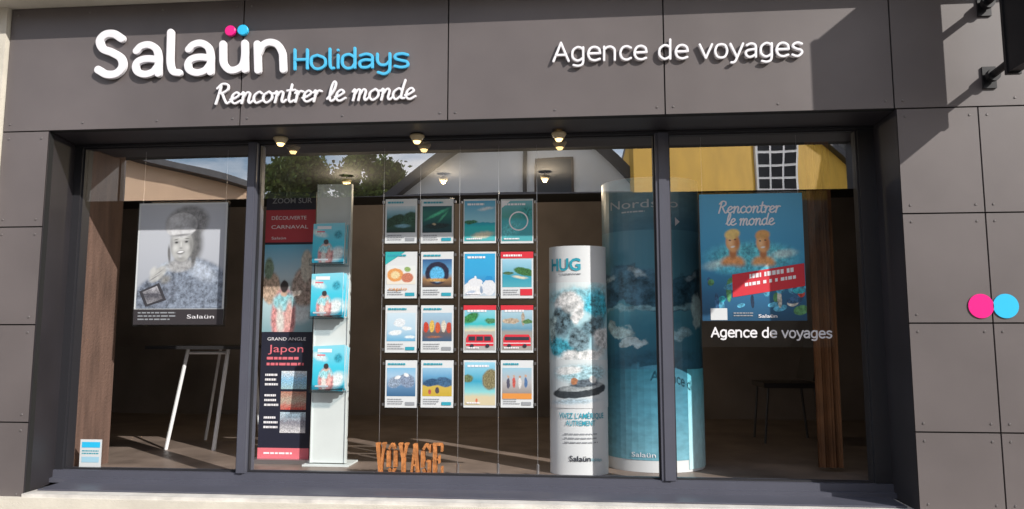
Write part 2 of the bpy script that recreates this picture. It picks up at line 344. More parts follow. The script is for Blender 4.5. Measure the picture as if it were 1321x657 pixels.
brown=mat('brown_ribbed_side',(.13,.078,.06),.8,0,.35,14,.5,60,stretch=(1,1,.15))
MB().box(XLw-.05,XLw+.005,.07,.42,ZI,ZC-.01,brown).build('side_lining',shop)
MB().box(-6,5,.07,4.2,ZC+.02,ZC+.1,IW).build('upper_slab',shop)
MB().box(-7,6.5,.3,9,6.0,6.2,mat('slate',(.05,.052,.06),.7)).build('roof',shop)
# ---------------------------------------------------------------- raised fascia signs
def stroke_letter(strokes_px,rpx,h,m,parent,name='letter',yb=YF-.010):
    mb=MB(); sc=(at(661,70,YF).x-at(660,70,YF).x)
    for k,s in enumerate(strokes_px):
        P=[(lambda q:(q.x,q.z))(at(a,b,YF)) for a,b in s]
        vs,fs=sweep(P,rpx*sc,h)
        mb.add([(a,yb-d-.0006*k,b) for a,b,d in vs],fs,m)
    return mb.build(name,parent)
nm=thing('shop_sign','large white rounded letters of the shop name on the left of the dark fascia','sign',at(250,100,YF))
A=[[(179,68),(185,62),(195,60),(204,65),(207,75),(207,86),(207,97)],[(206,79),(193,78),(182,81),(178,88),(181,95),(190,98),(200,95),(206,88)]]
Sg=[[(160,52),(150,46),(139,47),(132,55),(136,65),(148,70),(159,77),(161,88),(153,97),(141,98),(130,92)]]
stroke_letter(Sg,5.4,.02,WLET,nm)
stroke_letter(A,4.8,.02,WLET,nm)
stroke_letter([[(223,44),(222.5,66),(222.5,84),(226,94),(234,96)]],4.8,.02,WLET,nm)
stroke_letter([[(a+67,b-2) for a,b in s] for s in A],4.8,.02,WLET,nm)
stroke_letter([[(290,59),(290,72),(291,84),(298,92),(307,92),(315,86),(318,74),(318,58)],[(318,74),(318.5,92)]],4.8,.02,WLET,nm)
stroke_letter([[(335,93),(334.5,76),(334,59)],[(335,72),(341,61),(350,57),(360,60),(366,70),(367,80),(367.5,92)]],4.8,.02,WLET,nm)
stroke_letter([[(299.4,42),(299.6,42)]],7.2,.02,PINK,nm,'dot')
stroke_letter([[(315.4,41),(315.6,41)]],7.2,.02,CYANB,nm,'dot')
hs=thing('shop_sign','thin blue rounded word beside the large white shop name letters on the fascia','sign',at(455,95,YF))
HOL=[[[(382,66),(382,79),(382,91)],[(398,66),(398,78),(398,90)],[(382,79),(390,78.7),(398,78.5)]],
[[(411,73),(404,76),(403,84),(408,90),(415,90),(421,85),(420,77),(411,73)]],
[[(427,65),(427,84),(429,89.5),(432,89.5)]],
[[(437.5,73),(437.5,81),(437.5,89)],[(437.5,66.5),(437.6,66.5)]],
[[(459,64),(459,77),(459,89)],[(459,76),(452,72),(444,75),(443,84),(448,89.5),(455,89),(459,84)]],
[[(466,73.5),(474,71.5),(481,74),(481.5,82),(481.5,88.5)],[(481,79.5),(472,79),(465.5,82),(467,88),(475,88.5),(481,85)]],
[[(488,71.5),(488,80),(492,85),(499,85),(504,80)],[(504,71),(504,84),(503,93),(497,97),(489,95)]],
[[(527,72.5),(520,71),(512,72.5),(511,77),(518,79.5),(526,81.5),(526.5,86.5),(519,88.5),(510.5,87)]]]
for s in HOL: stroke_letter(s,1.8,.014,CYAN,hs)
tg=thing('shop_sign','white handwritten style slogan below the shop name letters on the fascia','sign',at(405,130,YF))
st,wd=script_strokes('Rencontrer le monde')
for ch,ss in st:
    if not ss: continue
    P=[[(278+a/wd*257,(135.5-(a/wd)*6.5)-b*14.0) for a,b in s] for s in ss]
    stroke_letter(P,1.4,.012,WLET,tg)
ag=thing('shop_sign','white plain two word trade name in raised letters on the right of the fascia','sign',at(870,80,YF))
st,wd=font_strokes('Agence de voyages',SANS)
for ch,ss in st:
    if not ss: continue
    P=[[(714+a/wd*322,(81-(a/wd)*7.0)-b*17.3) for a,b in s] for s in ss]
    stroke_letter(P,1.45,.014,WLET,ag)
for px,m,l in ((1265,PINK,'pink round disc on the right hand wall panels'),(1297,CYANB,'sky blue round disc on the right hand wall panels')):
    p=at(px,395,YF); n=32; r=.064; vs=[(p.x+r*math.cos(2*PI*i/n),YF-.002,p.z+r*math.sin(2*PI*i/n)) for i in range(n)]+[(p.x+r*math.cos(2*PI*i/n),YF-.006,p.z+r*math.sin(2*PI*i/n)) for i in range(n)]
    tag(MB().add(vs,[(i,(i+1)%n,n+(i+1)%n,n+i) for i in range(n)]+[list(range(n-1,-1,-1)),list(range(n,2*n))],m).build('wall_disc'),l,'disc')
bx=at(1272,60,YF).x; q=at(1303,92,-.62); bt=at(1270,8,YF).z; bb=at(1270,101,YF).z
bs=thing('projecting_sign','black projecting sign on two wall brackets at the upper right','sign',(bx,YF,bb))
SH=1.0
MB().box(bx-.03,bx+.03,-1.10,-.60,q.z,q.z+SH,BLACKM).box(bx-.036,bx+.036,-1.11,-1.09,q.z-.01,q.z+SH+.01,BLACKM).box(bx-.036,bx+.036,-.61,-.59,q.z-.01,q.z+SH+.01,BLACKM).build('sign_box',bs)
for z in (bb,bt):
    zz=max(min(z,q.z+.58),q.z+.0)
    MB().box(bx-.035,bx+.035,YF-.012,YF-.001,z-.06,z+.06,BLACKM).tube((bx,YF-.01,z),(bx,-.63,zz+.02),.02,BLACKM,10).tube((bx,YF-.03,z-.0),(bx,YF-.06,z),.034,BLACKM,12).build('bracket',bs)
# ---------------------------------------------------------------- sheets
class Sheet:
    def __init__(s,M,n=1): s.M=M; s.n=n
    def rect(s,mb,u0,v0,u1,v1,m,l):
        n=s.n; vs=[];uv=[]
        for i in range(n+1):
            for v,t in ((v0,0),(v1,1)):
                u=u0+(u1-u0)*i/n; vs.append(s.M(u,v,l)); uv.append((i/n,t))
        mb.add(vs,[(2*i,2*i+2,2*i+3,2*i+1) for i in range(n)],m,uv)
    def poly(s,mb,P,m,l):
        us=[p[0] for p in P]; vv=[p[1] for p in P]; a,b,c,d=min(us),max(us),min(vv),max(vv)
        mb.add([s.M(u,v,l) for u,v in P],[list(range(len(P)))],m,[((u-a)/(b-a),(v-c)/(d-c)) for u,v in P])
    def ell(s,mb,u,v,ru,rv,m,l,rot=0,n=20,wob=0,seed=0):
        rr=random.Random(seed); P=[]
        for i in range(n):
            a=2*PI*i/n; k=1+wob*(rr.random()-.5); x=ru*math.cos(a)*k; y=rv*math.sin(a)*k
            P.append((u+x*math.cos(rot)-y*math.sin(rot),v+x*math.sin(rot)+y*math.cos(rot)))
        s.poly(mb,P,m,l)
    def text(s,mb,t,u0,v0,u1,h,m,l,off=0):
        vs,fs,x0,x1=textmesh(t,off); k=(u1-u0)/(x1-x0)
        mb.add([s.M(u0+(v[0]-x0)*k,v0+v[1]*h/.72,l) for v in vs],fs,m)
    def script(s,mb,t,u0,v0,u1,h,r,m,l):
        st,wd=script_strokes(t); k=(u1-u0)/wd
        for ch,ss in st:
            for q in ss:
                vs,fs=sweep([(a,b) for a,b in q],r,1)
                mb.add([s.M(u0+a*k,v0+b*h,l+d) for a,b,d in vs],fs,m)
LY=.0012
def flat(px0,py0,px1,py1,Y):
    x0,x1,z0,z1=prect(px0,py0,px1,py1,Y)
    return Sheet(lambda u,v,l:(x0+(x1-x0)*u,Y-LY*l,z0+(z1-z0)*v)),(x0,x1,z0,z1)
def lines(sh,mb,u0,u1,v0,v1,n,m,l,seed=0,th=.45):
    rr=random.Random(seed)
    for i in range(n):
        v=v1-(v1-v0)*(i+.5)/n; hh=(v1-v0)/n*th/2; u=u0
        e=u1-(u1-u0)*rr.random()*.25
        while u<e:
            w_=(u1-u0)*(.06+.12*rr.random()); sh.rect(mb,u,v-hh,min(u+w_,e),v+hh,m,l); u+=w_+(u1-u0)*.025
def tpart(sh,name,parent,*args,**kw):
    m=MB(); sh.text(m,*args,**kw); m.build(name,parent)
def hang(parent,x,y,z): MB().tube((x,y,z),(x,y,ZC),.0012,STEEL,6).build('hanging_wire',parent)
# ---- left portrait poster
Y=.16; sh,(x0,x1,z0,z1)=flat(176,262,291,419,Y)
t=thing('poster','black and white portrait poster of smiling person in knitted hat, in left window','poster',((x0+x1)/2,Y,z0))
MB().box(x0-.012,x1+.012,Y+.004,Y+.009,z0-.012,z1+.012,ACRY).build('acrylic_panel',t)
for x in (x0+.02,x1-.02): hang(t,x,Y+.0105,z1-.03)
mb=MB(); sh.rect(mb,0,0,1,1,PAPER,0); mb.build('paper',t)
BL=[(.56,.83,.27,.17,.12,gr(.30),.25,.35),(.58,.62,.19,.24,0,gr(.13),.4,.35),
(.68,.14,.50,.35,-.18,(.21,.25,.32),.12,.6),(.22,.14,.28,.18,.35,(.18,.21,.27),.2,.6),
(.74,.36,.22,.10,-.4,(.44,.50,.60),.6,.3),(.30,.38,.16,.06,.5,(.40,.46,.54),.6,.3),(.50,.415,.19,.075,.1,gr(.40),.4,.3),
(.50,.48,.080,.06,0,gr(.26),.6,.0),
(.50,.615,.138,.172,.10,gr(.50,1.0),.13,.03),
(.615,.60,.050,.15,.1,gr(.26,1.0),1.0,0),(.50,.475,.07,.028,0,gr(.32,1.0),1.0,0),(.385,.61,.025,.11,.1,gr(.34),1.0,0),
(.43,.58,.042,.042,0,gr(.66,1.0),1.0,0),(.565,.585,.038,.038,0,gr(.60,1.0),1.0,0),(.49,.675,.075,.025,0,gr(.62,1.0),1.0,0),(.49,.50,.028,.016,0,gr(.58),1,0),
(.44,.635,.038,.020,.08,gr(.24),1.0,0),(.555,.642,.036,.020,.08,gr(.24),1.0,0),
(.44,.632,.021,.0085,.08,gr(.03),.5,0),(.555,.639,.020,.0085,.08,gr(.03),.5,0),
(.435,.662,.036,.006,.2,gr(.16),.7,0),(.562,.671,.034,.006,-.02,gr(.16),.7,0),
(.495,.615,.010,.035,.05,gr(.68,1.0),1.0,0),(.495,.578,.024,.009,0,gr(.26),1.0,0),
(.493,.537,.054,.021,.08,gr(.17),.5,0),(.493,.541,.042,.011,.08,gr(.86),.5,0),(.493,.518,.038,.007,0,gr(.34),.8,0),
(.49,.80,.190,.125,.08,gr(.54),.06,.22),(.42,.85,.09,.06,.2,gr(.72),1.0,.1),(.63,.80,.05,.10,0,gr(.32),1.0,.15),
(.49,.742,.172,.036,.08,gr(.66),.15,.15),(.49,.704,.135,.014,.08,gr(.24),1.0,0),
(.36,.52,.020,.10,.1,gr(.16),.6,.3),(.65,.50,.035,.12,-.1,gr(.14),.6,.3),
(.24,.33,.13,.06,.6,gr(.50,1.0),.35,.12),(.18,.36,.06,.035,.9,gr(.6,1.0),.7,.05),(.20,.295,.09,.008,.5,gr(.24),.9,.1),(.25,.345,.09,.007,.55,gr(.28),.9,.1),(.33,.28,.08,.05,.3,gr(.26,1.0),.8,.3)]
mb=MB()
sh.rect(mb,.02,.13,.98,.985,blobpic('portrait_photo',[(0,(.36,.39,.45)),(.6,(.50,.53,.59)),(1,(.56,.59,.65))],BL,3,.006,10,20),1)
bwd=mat('bw_dark',(.05,.05,.06),.4)
sh.poly(mb,[(.05,.27),(.27,.34),(.36,.2),(.13,.145)],bwd,2)
sh.poly(mb,[(.09,.265),(.25,.315),(.32,.21),(.15,.165)],pm('bw_screen',[(0,(.3,.3,.33)),(.5,(.08,.08,.1)),(1,(.55,.55,.6))],.8,5,8,.3),3)
mb.build('portrait_print',t)
mb=MB(); sh.rect(mb,.0,.0,1,.125,mat('charcoal_print',(.045,.04,.045),.4),2); cs=mb.build('caption_strip',t)
mb=MB(); lines(sh,mb,.05,.5,.03,.11,3,GREYT,3,4,.4); mb.build('small_print',cs)
tpart(sh,'lettering',cs,'Salaün',.60,.05,.90,.032,WLET,3,.0)
# ---- small sticker
sh,(x0,x1,z0,z1)=flat(103,567,131,600,.012)
t=thing('window_sticker','small white and blue card stuck low in the corner of the left window','sticker',((x0+x1)/2,.012,z0))
mb=MB(); sh.rect(mb,0,-.25,1,1,PAPER,0); mb.build('card',t)
mb=MB(); sh.rect(mb,.08,.68,.92,.9,CYANB,1); lines(sh,mb,.1,.9,.4,.6,2,TEALT,1,1); sh.rect(mb,.1,.1,.9,.32,mat('pale_blue',(.35,.6,.75),.5),1); mb.build('card_print',t)
# ---- tall travel banner (dark) at left of centre window
Y=.52; sh,(x0,x1,z0,z1)=flat(338,248,403,600,Y)
t=thing('banner','tall narrow dark and red banner with town photo beside the brochure stand','banner',((x0+x1)/2,Y,z0))
V=lambda y:(600-y)/352.
mb=MB(); sh.rect(mb,0,0,1,1,NAVY,0); mb.box(x0,x1,Y+.004,Y+.012,z0,z1,NAVY); mb.build('banner_sheet',t)
MB().box(x0-.03,x1+.03,Y-.05,Y+.12,ZI+.001,ZI+.03,STEEL).build('banner_foot',t)
KIM=[(.42,.18,.26,.34,0,(.65,.28,.28),.2,.5),(.42,.34,.24,.12,0,(.3,.62,.68),.3,.4),(.36,.12,.10,.2,.1,(.75,.72,.68),.6,.3),(.52,.2,.08,.2,-.1,(.8,.42,.38),.6,.4),(.42,.44,.08,.04,0,(.65,.45,.35),.4,0),(.42,.52,.085,.075,0,(.05,.04,.04),.25,0)]
mb=MB()
sh.rect(mb,0,V(432),1,V(318),blobpic('town_photo',[(0,(.25,.42,.47)),(.3,(.47,.65,.7)),(.5,(.38,.42,.42)),(.62,(.5,.62,.68)),(1,(.16,.52,.75))],
 [(.15,.5,.2,.2,0,(.5,.37,.28),.2,.5),(.8,.5,.25,.25,0,(.42,.33,.28),.2,.6),(.85,.75,.12,.2,0,(.62,.58,.5),.2,.3),(.1,.72,.1,.14,0,(.2,.28,.2),.3,.5),(.7,.2,.3,.12,0,(.7,.76,.78),.6,.2)]+KIM,1,.05,8,20),1)
sh.rect(mb,0,V(315),1,V(272),mat('brick_red_print',(.48,.05,.065),.5),1)
for k,(a,b) in enumerate(((482,505),(508,531),(534,560))):
    sh.rect(mb,.42,V(b),.92,V(a),pm('thumb%d'%k,[[(0,(.4,.6,.65)),(.5,(.3,.6,.85)),(1,(.75,.8,.85))],[(0,(.6,.1,.08)),(.5,(.5,.42,.34)),(1,(.5,.22,.16))],[(0,(.7,.7,.72)),(.5,(.25,.25,.3)),(1,(.55,.7,.8))]][k],.8,6,k,.4),1)
sh.rect(mb,0,V(592),1,V(579),PINKP,1)
mb.build('banner_pictures',t)
for a in (('ZOOM SUR',.12,V(263),.92,.02,GREYT,2,.01),('DÉCOUVERTE',.12,V(285),.82,.014,WLET,3),('CARNAVAL',.12,V(297),.86,.014,WLET,3),('Salaün',.13,V(311),.42,.01,WLET,3),
 ('GRAND ANGLE',.12,V(443),.88,.012,WLET,2),('Japon',.14,V(458),.84,.028,PINKP,2,.0)): tpart(sh,'lettering',t,*a)
for a,b,c,d,nn_,mm_ in ((.12,.86,477,462,2,PINKP),(.10,.38,502,484,3,WLET),(.10,.38,528,510,3,WLET),(.10,.38,556,538,3,WLET),(.12,.8,588,583,1,WLET)):
    m=MB(); lines(sh,m,a,b,V(c),V(d),nn_,mm_,2,c); m.build('small_print',t)
# ---- brochure stand
Y=.44; sx0,sx1,sz0,sz1=prect(405,238,450,602,Y)
t=thing('brochure_stand','pale grey upright stand holding three stacks of turquoise brochures','stand',((sx0+sx1)/2,Y,ZI))
PG=mat('pale_grey_panel',(.66,.72,.72),.4,0,.05,5)
MB().box(sx0,sx1,Y,Y+.03,ZI+.02,sz1,PG).build('panel',t)
for a,b in ((sx0,sx0+.008),(sx1-.008,sx1)): MB().box(a,b,Y-.008,Y-.001,ZI+.02,sz1,PG).build('edge_rail',t)
MB().box(sx0-.04,sx1+.03,Y-.04,Y+.18,ZI+.001,ZI+.012,PG).build('base_plate',t)
bcov=blobpic('brochure_cover',[(0,(.03,.42,.58)),(.5,(.06,.56,.74)),(1,(.24,.66,.8))],
 [(.75,.2,.3,.2,.4,(.7,.8,.83),.5,.2),(.2,.75,.3,.1,-.3,(.65,.78,.83),.6,.2),(.8,.7,.15,.12,0,(.04,.34,.47),.5,.4)]+KIM,2,.05,7,18)
for k,(a,b) in enumerate(((288,339),(353,408),(447,503))):
    px0,px1,pz0,pz1=prect(402,a,443,b,Y-.1)
    MB().box(px0-.01,px1+.01,Y-.105,Y-.002,pz0-.02,pz0-.012,ACRY).box(px0-.012,px1+.012,Y-.112,Y-.108,pz0-.02,pz0+.03,ACRY).build('holder',t)
    br=thing('brochure_stack',['topmost','middle','lowest'][k]+' stack of turquoise brochures on the pale grey stand','brochures',((px0+px1)/2,Y-.06,pz0),'brochure stacks on the upright stand')
    rr=random.Random(k)
    for j in range(6):
        dx=rr.uniform(-.008,.008); y=Y-.1+j*.013; lean=.03; ti=rr.uniform(-.012,.012)
        m=MB(); vs=[(px0+dx,y,pz0),(px1+dx,y,pz0+ti),(px1+dx-ti,y+lean,pz1+ti),(px0+dx-ti,y+lean,pz1)]; vb=[(a_,b_+.009,c_) for a_,b_,c_ in vs]
        m.add(vs,[(0,1,2,3)],bcov,[(0,0),(1,0),(1,1),(0,1)]); m.add(vs+vb,[(1,5,6,2),(0,3,7,4),(3,2,6,7),(0,4,5,1),(5,4,7,6)],PAPER)
        if j==0:
            W=px1-px0; H=pz1-pz0
            for (u0,u1,v0,v1,mm) in ((.1,.55,.86,.94,WLET),(.1,.35,.78,.81,PINKP),(.08,.5,.06,.1,WLET)):
                m.add([(px0+dx+W*u,y-.0015+lean*v,pz0+H*v) for u,v in ((u0,v0),(u1,v0),(u1,v1),(u0,v1))],[(0,1,2,3)],mm)
        m.build('brochure',br)
# ---- grid of 16 leaflet pockets
cols=[(497,538),(543,585),(598,640),(646,688)]; rows=[(257,314),(325,385),(394,455),(465,526)]
SPEC=[
 ('leaflet with dark green fjord',0,[(0,(.02,.05,.04)),(.45,(.05,.14,.1)),(.6,(.12,.3,.36)),(.8,(.3,.5,.6)),(1,(.6,.7,.75))],[(.3,.45,.4,.2,.5,(.03,.07,.04),.2,.6),(.85,.5,.3,.3,-.5,(.04,.1,.06),.2,.6),(.55,.25,.3,.08,0,(.2,.4,.5),.6,.2)],''),
 ('leaflet with green northern light',0,[(0,(.02,.05,.06)),(.4,(.02,.1,.1)),(.7,(.03,.18,.14)),(1,(.02,.10,.12))],[(.5,.7,.5,.07,.5,(.1,.6,.35),.9,.3),(.7,.6,.3,.05,.9,(.1,.5,.3),.9,.3),(.5,.25,.5,.12,.05,(.02,.04,.04),.3,.5),(.4,.32,.08,.05,0,(.5,.4,.25),.5,.3)],''),
 ('leaflet with turquoise lagoon',1,[(0,(.1,.5,.55)),(.35,(.04,.6,.62)),(.45,(.03,.4,.55)),(.47,(.35,.7,.82)),(1,(.1,.45,.72))],[(.2,.47,.25,.05,.05,(.05,.2,.1),.3,.5),(.6,.15,.4,.1,.1,(.75,.72,.55),.6,.1),(.7,.8,.3,.05,.1,(.8,.85,.9),.9,.2)],''),
 ('turquoise leaflet with round white emblem',1,[(0,(.1,.45,.5)),(.5,(.08,.5,.58)),(.6,(.1,.4,.35)),(1,(.2,.55,.65))],[(.3,.3,.4,.2,.3,(.15,.6,.65),.6,.4),(.8,.7,.3,.2,0,(.05,.35,.35),.6,.5)],'ring'),
 ('white leaflet with teal corner',2,[(0,(.85,.8,.7)),(.5,(.85,.85,.82)),(1,(.8,.85,.85))],[(.3,.5,.3,.38,0,(.8,.36,.12),.15,.2),(.3,.5,.18,.22,0,(.9,.7,.4),.3,.3),(.72,.35,.22,.28,0,(.6,.22,.14),.2,.3),(.72,.8,.12,.15,0,(.3,.45,.15),.3,.4)],'corner'),
 ('leaflet with blue lit dark arch',0,[(0,(.05,.04,.04)),(.3,(.35,.2,.1)),(.5,(.15,.4,.65)),(1,(.04,.12,.3))],[(.5,.5,.42,.42,0,(.03,.03,.06),.1,.4),(.5,.45,.26,.3,0,(.12,.5,.85),.2,.3),(.5,.25,.4,.08,0,(.6,.35,.12),.6,.4)],''),
 ('blue leaflet with white domed houses',1,[(0,(.6,.7,.8)),(.35,(.06,.3,.6)),(.5,(.05,.4,.75)),(1,(.05,.45,.8))],[(.3,.16,.38,.18,0,(.85,.87,.9),.06,.1),(.35,.32,.24,.10,0,(.80,.83,.88),.06,.05),(.35,.44,.035,.04,0,(.88,.9,.92),.1,0),(.80,.20,.22,.20,0,(.78,.82,.88),.08,.1),(.80,.42,.13,.06,0,(.03,.3,.65),.1,0),(.55,.14,.06,.10,0,(.3,.4,.55),.4,0),(.2,.08,.2,.05,.2,(.5,.6,.75),.5,.1)],''),
 ('leaflet with coast and red heading',0,[(0,(.1,.45,.55)),(.4,(.04,.35,.5)),(.55,(.2,.5,.65)),(1,(.4,.7,.88))],[(.75,.55,.4,.15,-.25,(.06,.18,.06),.2,.6),(.2,.5,.2,.06,0,(.08,.16,.08),.3,.5),(.6,.35,.3,.06,-.15,(.75,.7,.55),.6,.1)],'red'),
 ('pale leaflet with blue ice',0,[(0,(.15,.45,.7)),(.4,(.5,.7,.85)),(1,(.65,.8,.9))],[(.3,.3,.25,.1,.1,(.85,.9,.93),.3,.15),(.7,.45,.2,.08,-.1,(.85,.9,.93),.3,.15),(.45,.65,.22,.16,.2,(.8,.86,.92),.2,.2),(.8,.15,.2,.06,0,(.8,.88,.92),.3,.1)],''),
 ('leaflet with red harbour houses',0,[(0,(.05,.12,.22)),(.3,(.15,.12,.12)),(.7,(.35,.5,.65)),(1,(.4,.6,.75))],[(.12,.5,.09,.2,0,(.6,.07,.04),.1,.3),(.32,.52,.09,.22,0,(.75,.5,.12),.1,.3),(.52,.48,.09,.2,0,(.65,.12,.05),.1,.3),(.72,.52,.09,.22,0,(.7,.65,.55),.1,.3),(.9,.48,.09,.2,0,(.55,.08,.05),.1,.3),(.4,.15,.3,.05,0,(.4,.15,.08),.8,.4)],''),
 ('leaflet with beach above red coach',1,[(0,(.45,.45,.45)),(.42,(.5,.5,.45)),(.46,(.75,.7,.5)),(.6,(.05,.55,.6)),(1,(.35,.7,.85))],[(.2,.75,.3,.12,.3,(.05,.25,.08),.3,.6),(.85,.68,.2,.07,0,(.08,.25,.12),.3,.5)],'bus'),
 ('leaflet with river above red tram',1,[(0,(.4,.38,.36)),(.42,(.35,.35,.33)),(.5,(.15,.35,.5)),(.65,(.3,.5,.6)),(1,(.5,.72,.85))],[(.3,.68,.3,.07,0,(.5,.4,.3),.2,.5),(.7,.72,.06,.16,0,(.45,.38,.3),.2,.3),(.85,.66,.2,.06,0,(.12,.25,.1),.3,.5)],'bus'),
 ('leaflet with grey blue snowy mountains',0,[(0,(.05,.15,.3)),(.4,(.15,.3,.5)),(.7,(.4,.6,.8)),(1,(.25,.55,.8))],[(.3,.5,.3,.2,.5,(.3,.38,.5),.2,.6),(.7,.55,.3,.25,-.5,(.25,.32,.45),.2,.6),(.38,.66,.12,.07,.3,(.88,.9,.95),.3,.2),(.68,.75,.1,.07,-.3,(.88,.9,.95),.3,.2)],''),
 ('leaflet with yellow ground and blue hills',0,[(0,(.6,.42,.05)),(.35,(.65,.48,.1)),(.42,(.05,.12,.25)),(.7,(.15,.4,.65)),(1,(.35,.6,.8))],[(.3,.48,.3,.14,.2,(.04,.1,.2),.2,.5),(.75,.5,.3,.18,-.2,(.06,.14,.26),.2,.5),(.5,.2,.08,.12,0,(.1,.08,.1),.2,.4),(.25,.15,.06,.1,0,(.5,.1,.1),.2,.3)],''),
 ('leaflet with sandy cove',1,[(0,(.7,.62,.42)),(.2,(.7,.62,.42)),(.3,(.3,.7,.72)),(.55,(.05,.4,.6)),(1,(.35,.7,.88))],[(.85,.6,.3,.25,.4,(.25,.22,.12),.2,.6),(.1,.62,.2,.1,0,(.15,.2,.1),.3,.5),(.4,.1,.04,.06,0,(.7,.2,.1),.3,0)],''),
 ('leaflet with orange strip',0,[(0,(.3,.25,.22)),(.5,(.5,.5,.52)),(1,(.35,.6,.75))],[(.2,.45,.06,.2,0,(.1,.1,.15),.2,.3),(.2,.68,.04,.05,0,(.6,.4,.3),.2,0),(.4,.48,.06,.2,0,(.6,.12,.1),.2,.3),(.4,.71,.04,.05,0,(.6,.4,.3),.2,0),(.6,.45,.06,.2,0,(.75,.75,.75),.2,.2),(.6,.68,.04,.05,0,(.5,.3,.2),.2,0),(.8,.48,.06,.2,0,(.1,.2,.4),.2,.3),(.8,.71,.04,.05,0,(.6,.4,.3),.2,0)],'orange')]
ordn=['first','second','third','fourth']
OR=mat('orange_flat',(.7,.28,.06),.5)
dim=lambda c:tuple(x*.88 for x in c)
Y=.22
for k,(lab,st_,stops,bl_,deco) in enumerate(SPEC):
    c=k%4; r_=k//4; (a,b),(e,f_)=cols[c],rows[r_]
    sh,(x0,x1,z0,z1)=flat(a,e,b,f_,Y)
    t=thing('leaflet_pocket',f'{lab}, {ordn[r_]} row {ordn[c]} column of hanging display','leaflet',((x0+x1)/2,Y,z0),'leaflets in clear hanging pockets')
    MB().box(x0-.009,x1+.009,Y+.003,Y+.007,z0-.011,z1+.009,ACRY).build('acrylic_pocket',t)
    mb=MB(); sh.rect(mb,0,0,1,1,PAPER,0); mb.build('paper',t)
    mb=MB(); P_=blobpic('leaflet_photo_%d'%k,[(p,dim(cc)) for p,cc in stops],[q_[:5]+(dim(q_[5]),)+q_[6:] for q_ in bl_],k+1,.07,7,22)
    if st_==0: box=(.05,.24,.95,.84)
    elif st_==1: box=(.03,.05,.97,.96)
    else: box=(.05,.3,.95,.7)
    sh.rect(mb,*box,P_,1)
    if deco=='ring':
        for i in range(24):
            a0=2*PI*i/24; a1=2*PI*(i+1)/24
            sh.poly(mb,[(.55+.3*math.cos(a0),.5+.22*math.sin(a0)),(.55+.3*math.cos(a1),.5+.22*math.sin(a1)),(.55+.26*math.cos(a1),.5+.19*math.sin(a1)),(.55+.26*math.cos(a0),.5+.19*math.sin(a0))],WLET,2)
        sh.poly(mb,[(.03,.96),(.03,.8),(.3,.96)],WLET,2)
    if deco=='corner':
        sh.poly(mb,[(.0,1),(.62,1),(.0,.72)],mat('teal_flat',(.03,.40,.42),.5),2)
    if deco=='red':
        sh.rect(mb,.0,.86,1,1,REDP,2); sh.rect(mb,.6,.06,.97,.2,REDP,2)
    if deco=='bus':
        sh.rect(mb,.0,.9,1,1,REDP,2); sh.poly(mb,[(.08,.14),(.92,.14),(.92,.3),(.86,.38),(.14,.38),(.08,.3)],REDP,2)
        if k%2: sh.rect(mb,.13,.26,.87,.33,DARKT,3)
        else:
            for i in range(3): sh.rect(mb,.16+.24*i,.25,.36+.24*i,.34,DARKT,3)
        sh.rect(mb,.08,.19,.92,.205,WLET,3)
        for u in (.26,.74): sh.ell(mb,u,.14,.06,.04,DARKT,4)
    if deco=='orange': sh.rect(mb,.05,.18,.95,.3,OR,2)
    mb.build('photo_print',t)
    mb=MB()
    if st_==0 or st_==2:
        lines(sh,mb,.08,.7,.88,.96,1,TEALT if deco!='red' else WLET,3,k,.5); mb.build('heading',t)
        mb=MB(); lines(sh,mb,.08,.6,.06,.2,3,GREYT,3,k+5,.4); mb.build('small_print',t)
        if deco!='red': mb=MB(); sh.rect(mb,.64,.05,.93,.12,TEALT if k%3 else GREYT,2.5); mb.build('price_tag',t)
    else:
        lines(sh,mb,.12,.8,.84,.92,1,WLET,3,k,.55); mb.build('heading',t); mb=MB(); lines(sh,mb,.1,.6,.07,.13,1,WLET,5,k+5,.5); mb.build('small_print',t)
    if deco=='corner': tpart(sh,'lettering',t,'capio',.12,.17,.7,.07,OR,4)
    for (cx,cz) in ((x0-.012,z0+.02),(x0-.012,z1-.02),(x1+.012,z0+.02),(x1+.012,z1-.02)):
        MB().box(cx-.006,cx+.006,Y-.006,Y+.008,cz-.008,cz+.008,STEEL).build('clip',t)
cabl=['leftmost','second from left','middle','fourth from left','rightmost']
for k,px in enumerate((492.5,540.5,592,643,693)):
    x=at(px,390,Y+.0).x
    t=thing('display_cable',f'{cabl[k]} thin steel cable holding the leaflet pockets','cable',(x,Y,ZI),'steel display cables')
    MB().tube((x,Y+.001,ZI),(x,Y+.001,ZC),.0012,STEEL,6).build('wire',t)
    for z0_,z1_ in ((ZI,ZI+.07),(ZC-.06,ZC)): MB().tube((x,Y+.001,z0_),(x,Y+.001,z1_),.009,STEEL,10).tube((x,Y+.001,z0_),(x,Y+.001,z0_+.008),.017,STEEL,12).build('cable_clamp',t)
